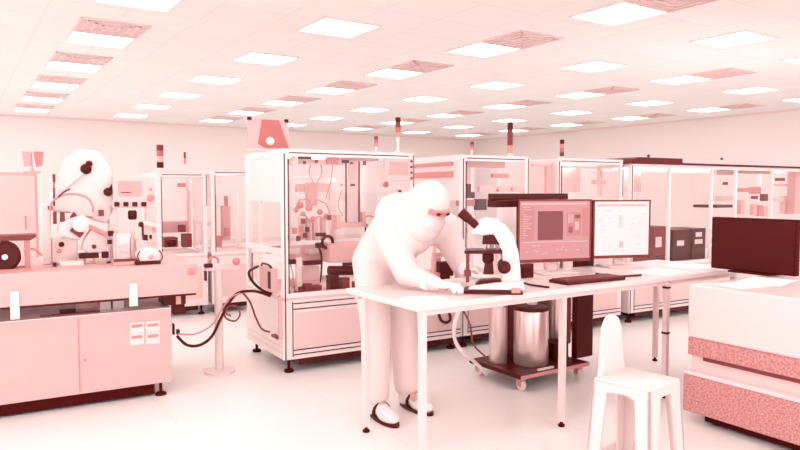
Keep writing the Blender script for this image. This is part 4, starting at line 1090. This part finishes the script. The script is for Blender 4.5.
# gloves
def glove(wr, d, palm_n, mir):
    g = MB(); d = d.normalized(); n = palm_n.normalized(); sd = d.cross(n).normalized() * mir
    g.caps(wr - d * .05, wr + d * .02, .047, .032)
    pc = wr + d * .06
    M4 = Matrix(((sd.x, d.x, n.x, 0), (sd.y, d.y, n.y, 0), (sd.z, d.z, n.z, 0), (0, 0, 0, 1)))
    g.ball(pc, (.042, .052, .019), 14, M4)
    for k, (o, l) in enumerate(((-.030, .062), (-.010, .074), (.010, .069), (.029, .052))):
        a0 = wr + d * .095 + sd * o; a1 = a0 + d * l * .5 + n * .010; a2 = a1 + d * l * .32 - n * .012; a3 = a2 + d * l * .15 - n * .018
        g.caps(a0, a1, .0105, .0098, 8); g.caps(a1, a2, .0098, .009, 8); g.caps(a2, a3, .009, .008, 8)
    t0 = wr + d * .03 - sd * .032; t1 = t0 + d * .035 - sd * .028; t2 = t1 + d * .03 - sd * .004
    g.caps(t0, t1, .015, .0115, 8); g.caps(t1, t2, .0115, .0095, 8)
    return remesh(g, 'glove', mat('white_glove', 244, .6, .2), per, .0045, 3)
glove(wR, (wR - eR).normalized() * 1.0 + Vector((0, 0, .12)), Vector((0, 0, 1)), 1)
glove(wL, (wL - eL).normalized() + TAB.u * .15, Vector((0, 0, 1)), -1)
# shoes
def shoe(a_, d):
    g = MB(); base_ = Vector((a_.x, a_.y, 0)); sd = Vector((-d.y, d.x, 0))
    def q(x, y, z): return base_ + d * x + sd * y + Vector((0, 0, z))
    M4 = Matrix(((d.x, sd.x, 0, 0), (d.y, sd.y, 0, 0), (0, 0, 1, 0), (0, 0, 0, 1)))
    g.ball(q(-.01, 0, .055), (.055, .045, .052), 14, M4); g.ball(q(.13, 0, .042), (.10, .05, .04), 14, M4); g.caps(q(.0, 0, .06), q(.0, 0, .12), .05, .052); g.caps(q(.02, 0, .07), q(.13, 0, .05), .046, .038)
    o_ = remesh(g, 'shoe', SHOEM, per, .009, 4)
    so = MB(); ol = []
    for k in range(20):
        t = 2 * PI * k / 20; x = .083 + .145 * math.cos(t); ol.append((x, (.045 + .010 * math.cos(t)) * math.sin(t) ))
    A = [so.bm.verts.new(q(x, y, .0005)) for x, y in ol]; B = [so.bm.verts.new(q(x, y, .018)) for x, y in ol]
    so.bm.faces.new(A[::-1]); so.bm.faces.new(B)
    for k in range(20): so.bm.faces.new((A[k], A[(k + 1) % 20], B[(k + 1) % 20], B[k]))
    so.build('sole', BLACK, o_)
    cf = MB(); cf.tube([q(.052 * math.cos(t) + .002, .05 * math.sin(t), .115) for t in [2 * PI * k / 12 for k in range(12)]], .012, closed=True, smooth=2)
    cf.build('ankle_strap', BLACK, o_, smooth=True)
    st_ = MB(); st_.tube([q(.06, .05, .03), q(.06, .046, .07), q(.065, .0, .098), q(.06, -.046, .07), q(.06, -.05, .03)], .010); st_.build('strap', BLACK, o_, smooth=True)
shoe(aR, hdir); shoe(aL, (hdir * .95 + TAB.u * .1).normalized())

# ------------------------------------------------------------------ light
w = bpy.data.worlds.new('world'); sc.world = w; w.use_nodes = True
w.node_tree.nodes['Background'].inputs[0].default_value = (1, .905, .91, 1); w.node_tree.nodes['Background'].inputs[1].default_value = 1.7
sc.view_settings.view_transform = 'Standard'; sc.view_settings.look = 'None'
sc.view_settings.exposure = 0.86; sc.view_settings.gamma = 1.0
sc.view_settings.use_curve_mapping = False
sc.cycles.max_bounces = 10; sc.cycles.diffuse_bounces = 7; sc.cycles.glossy_bounces = 3; sc.cycles.transparent_max_bounces = 24
sc.cycles.use_adaptive_sampling = True
sc.cycles.sample_clamp_indirect = 6
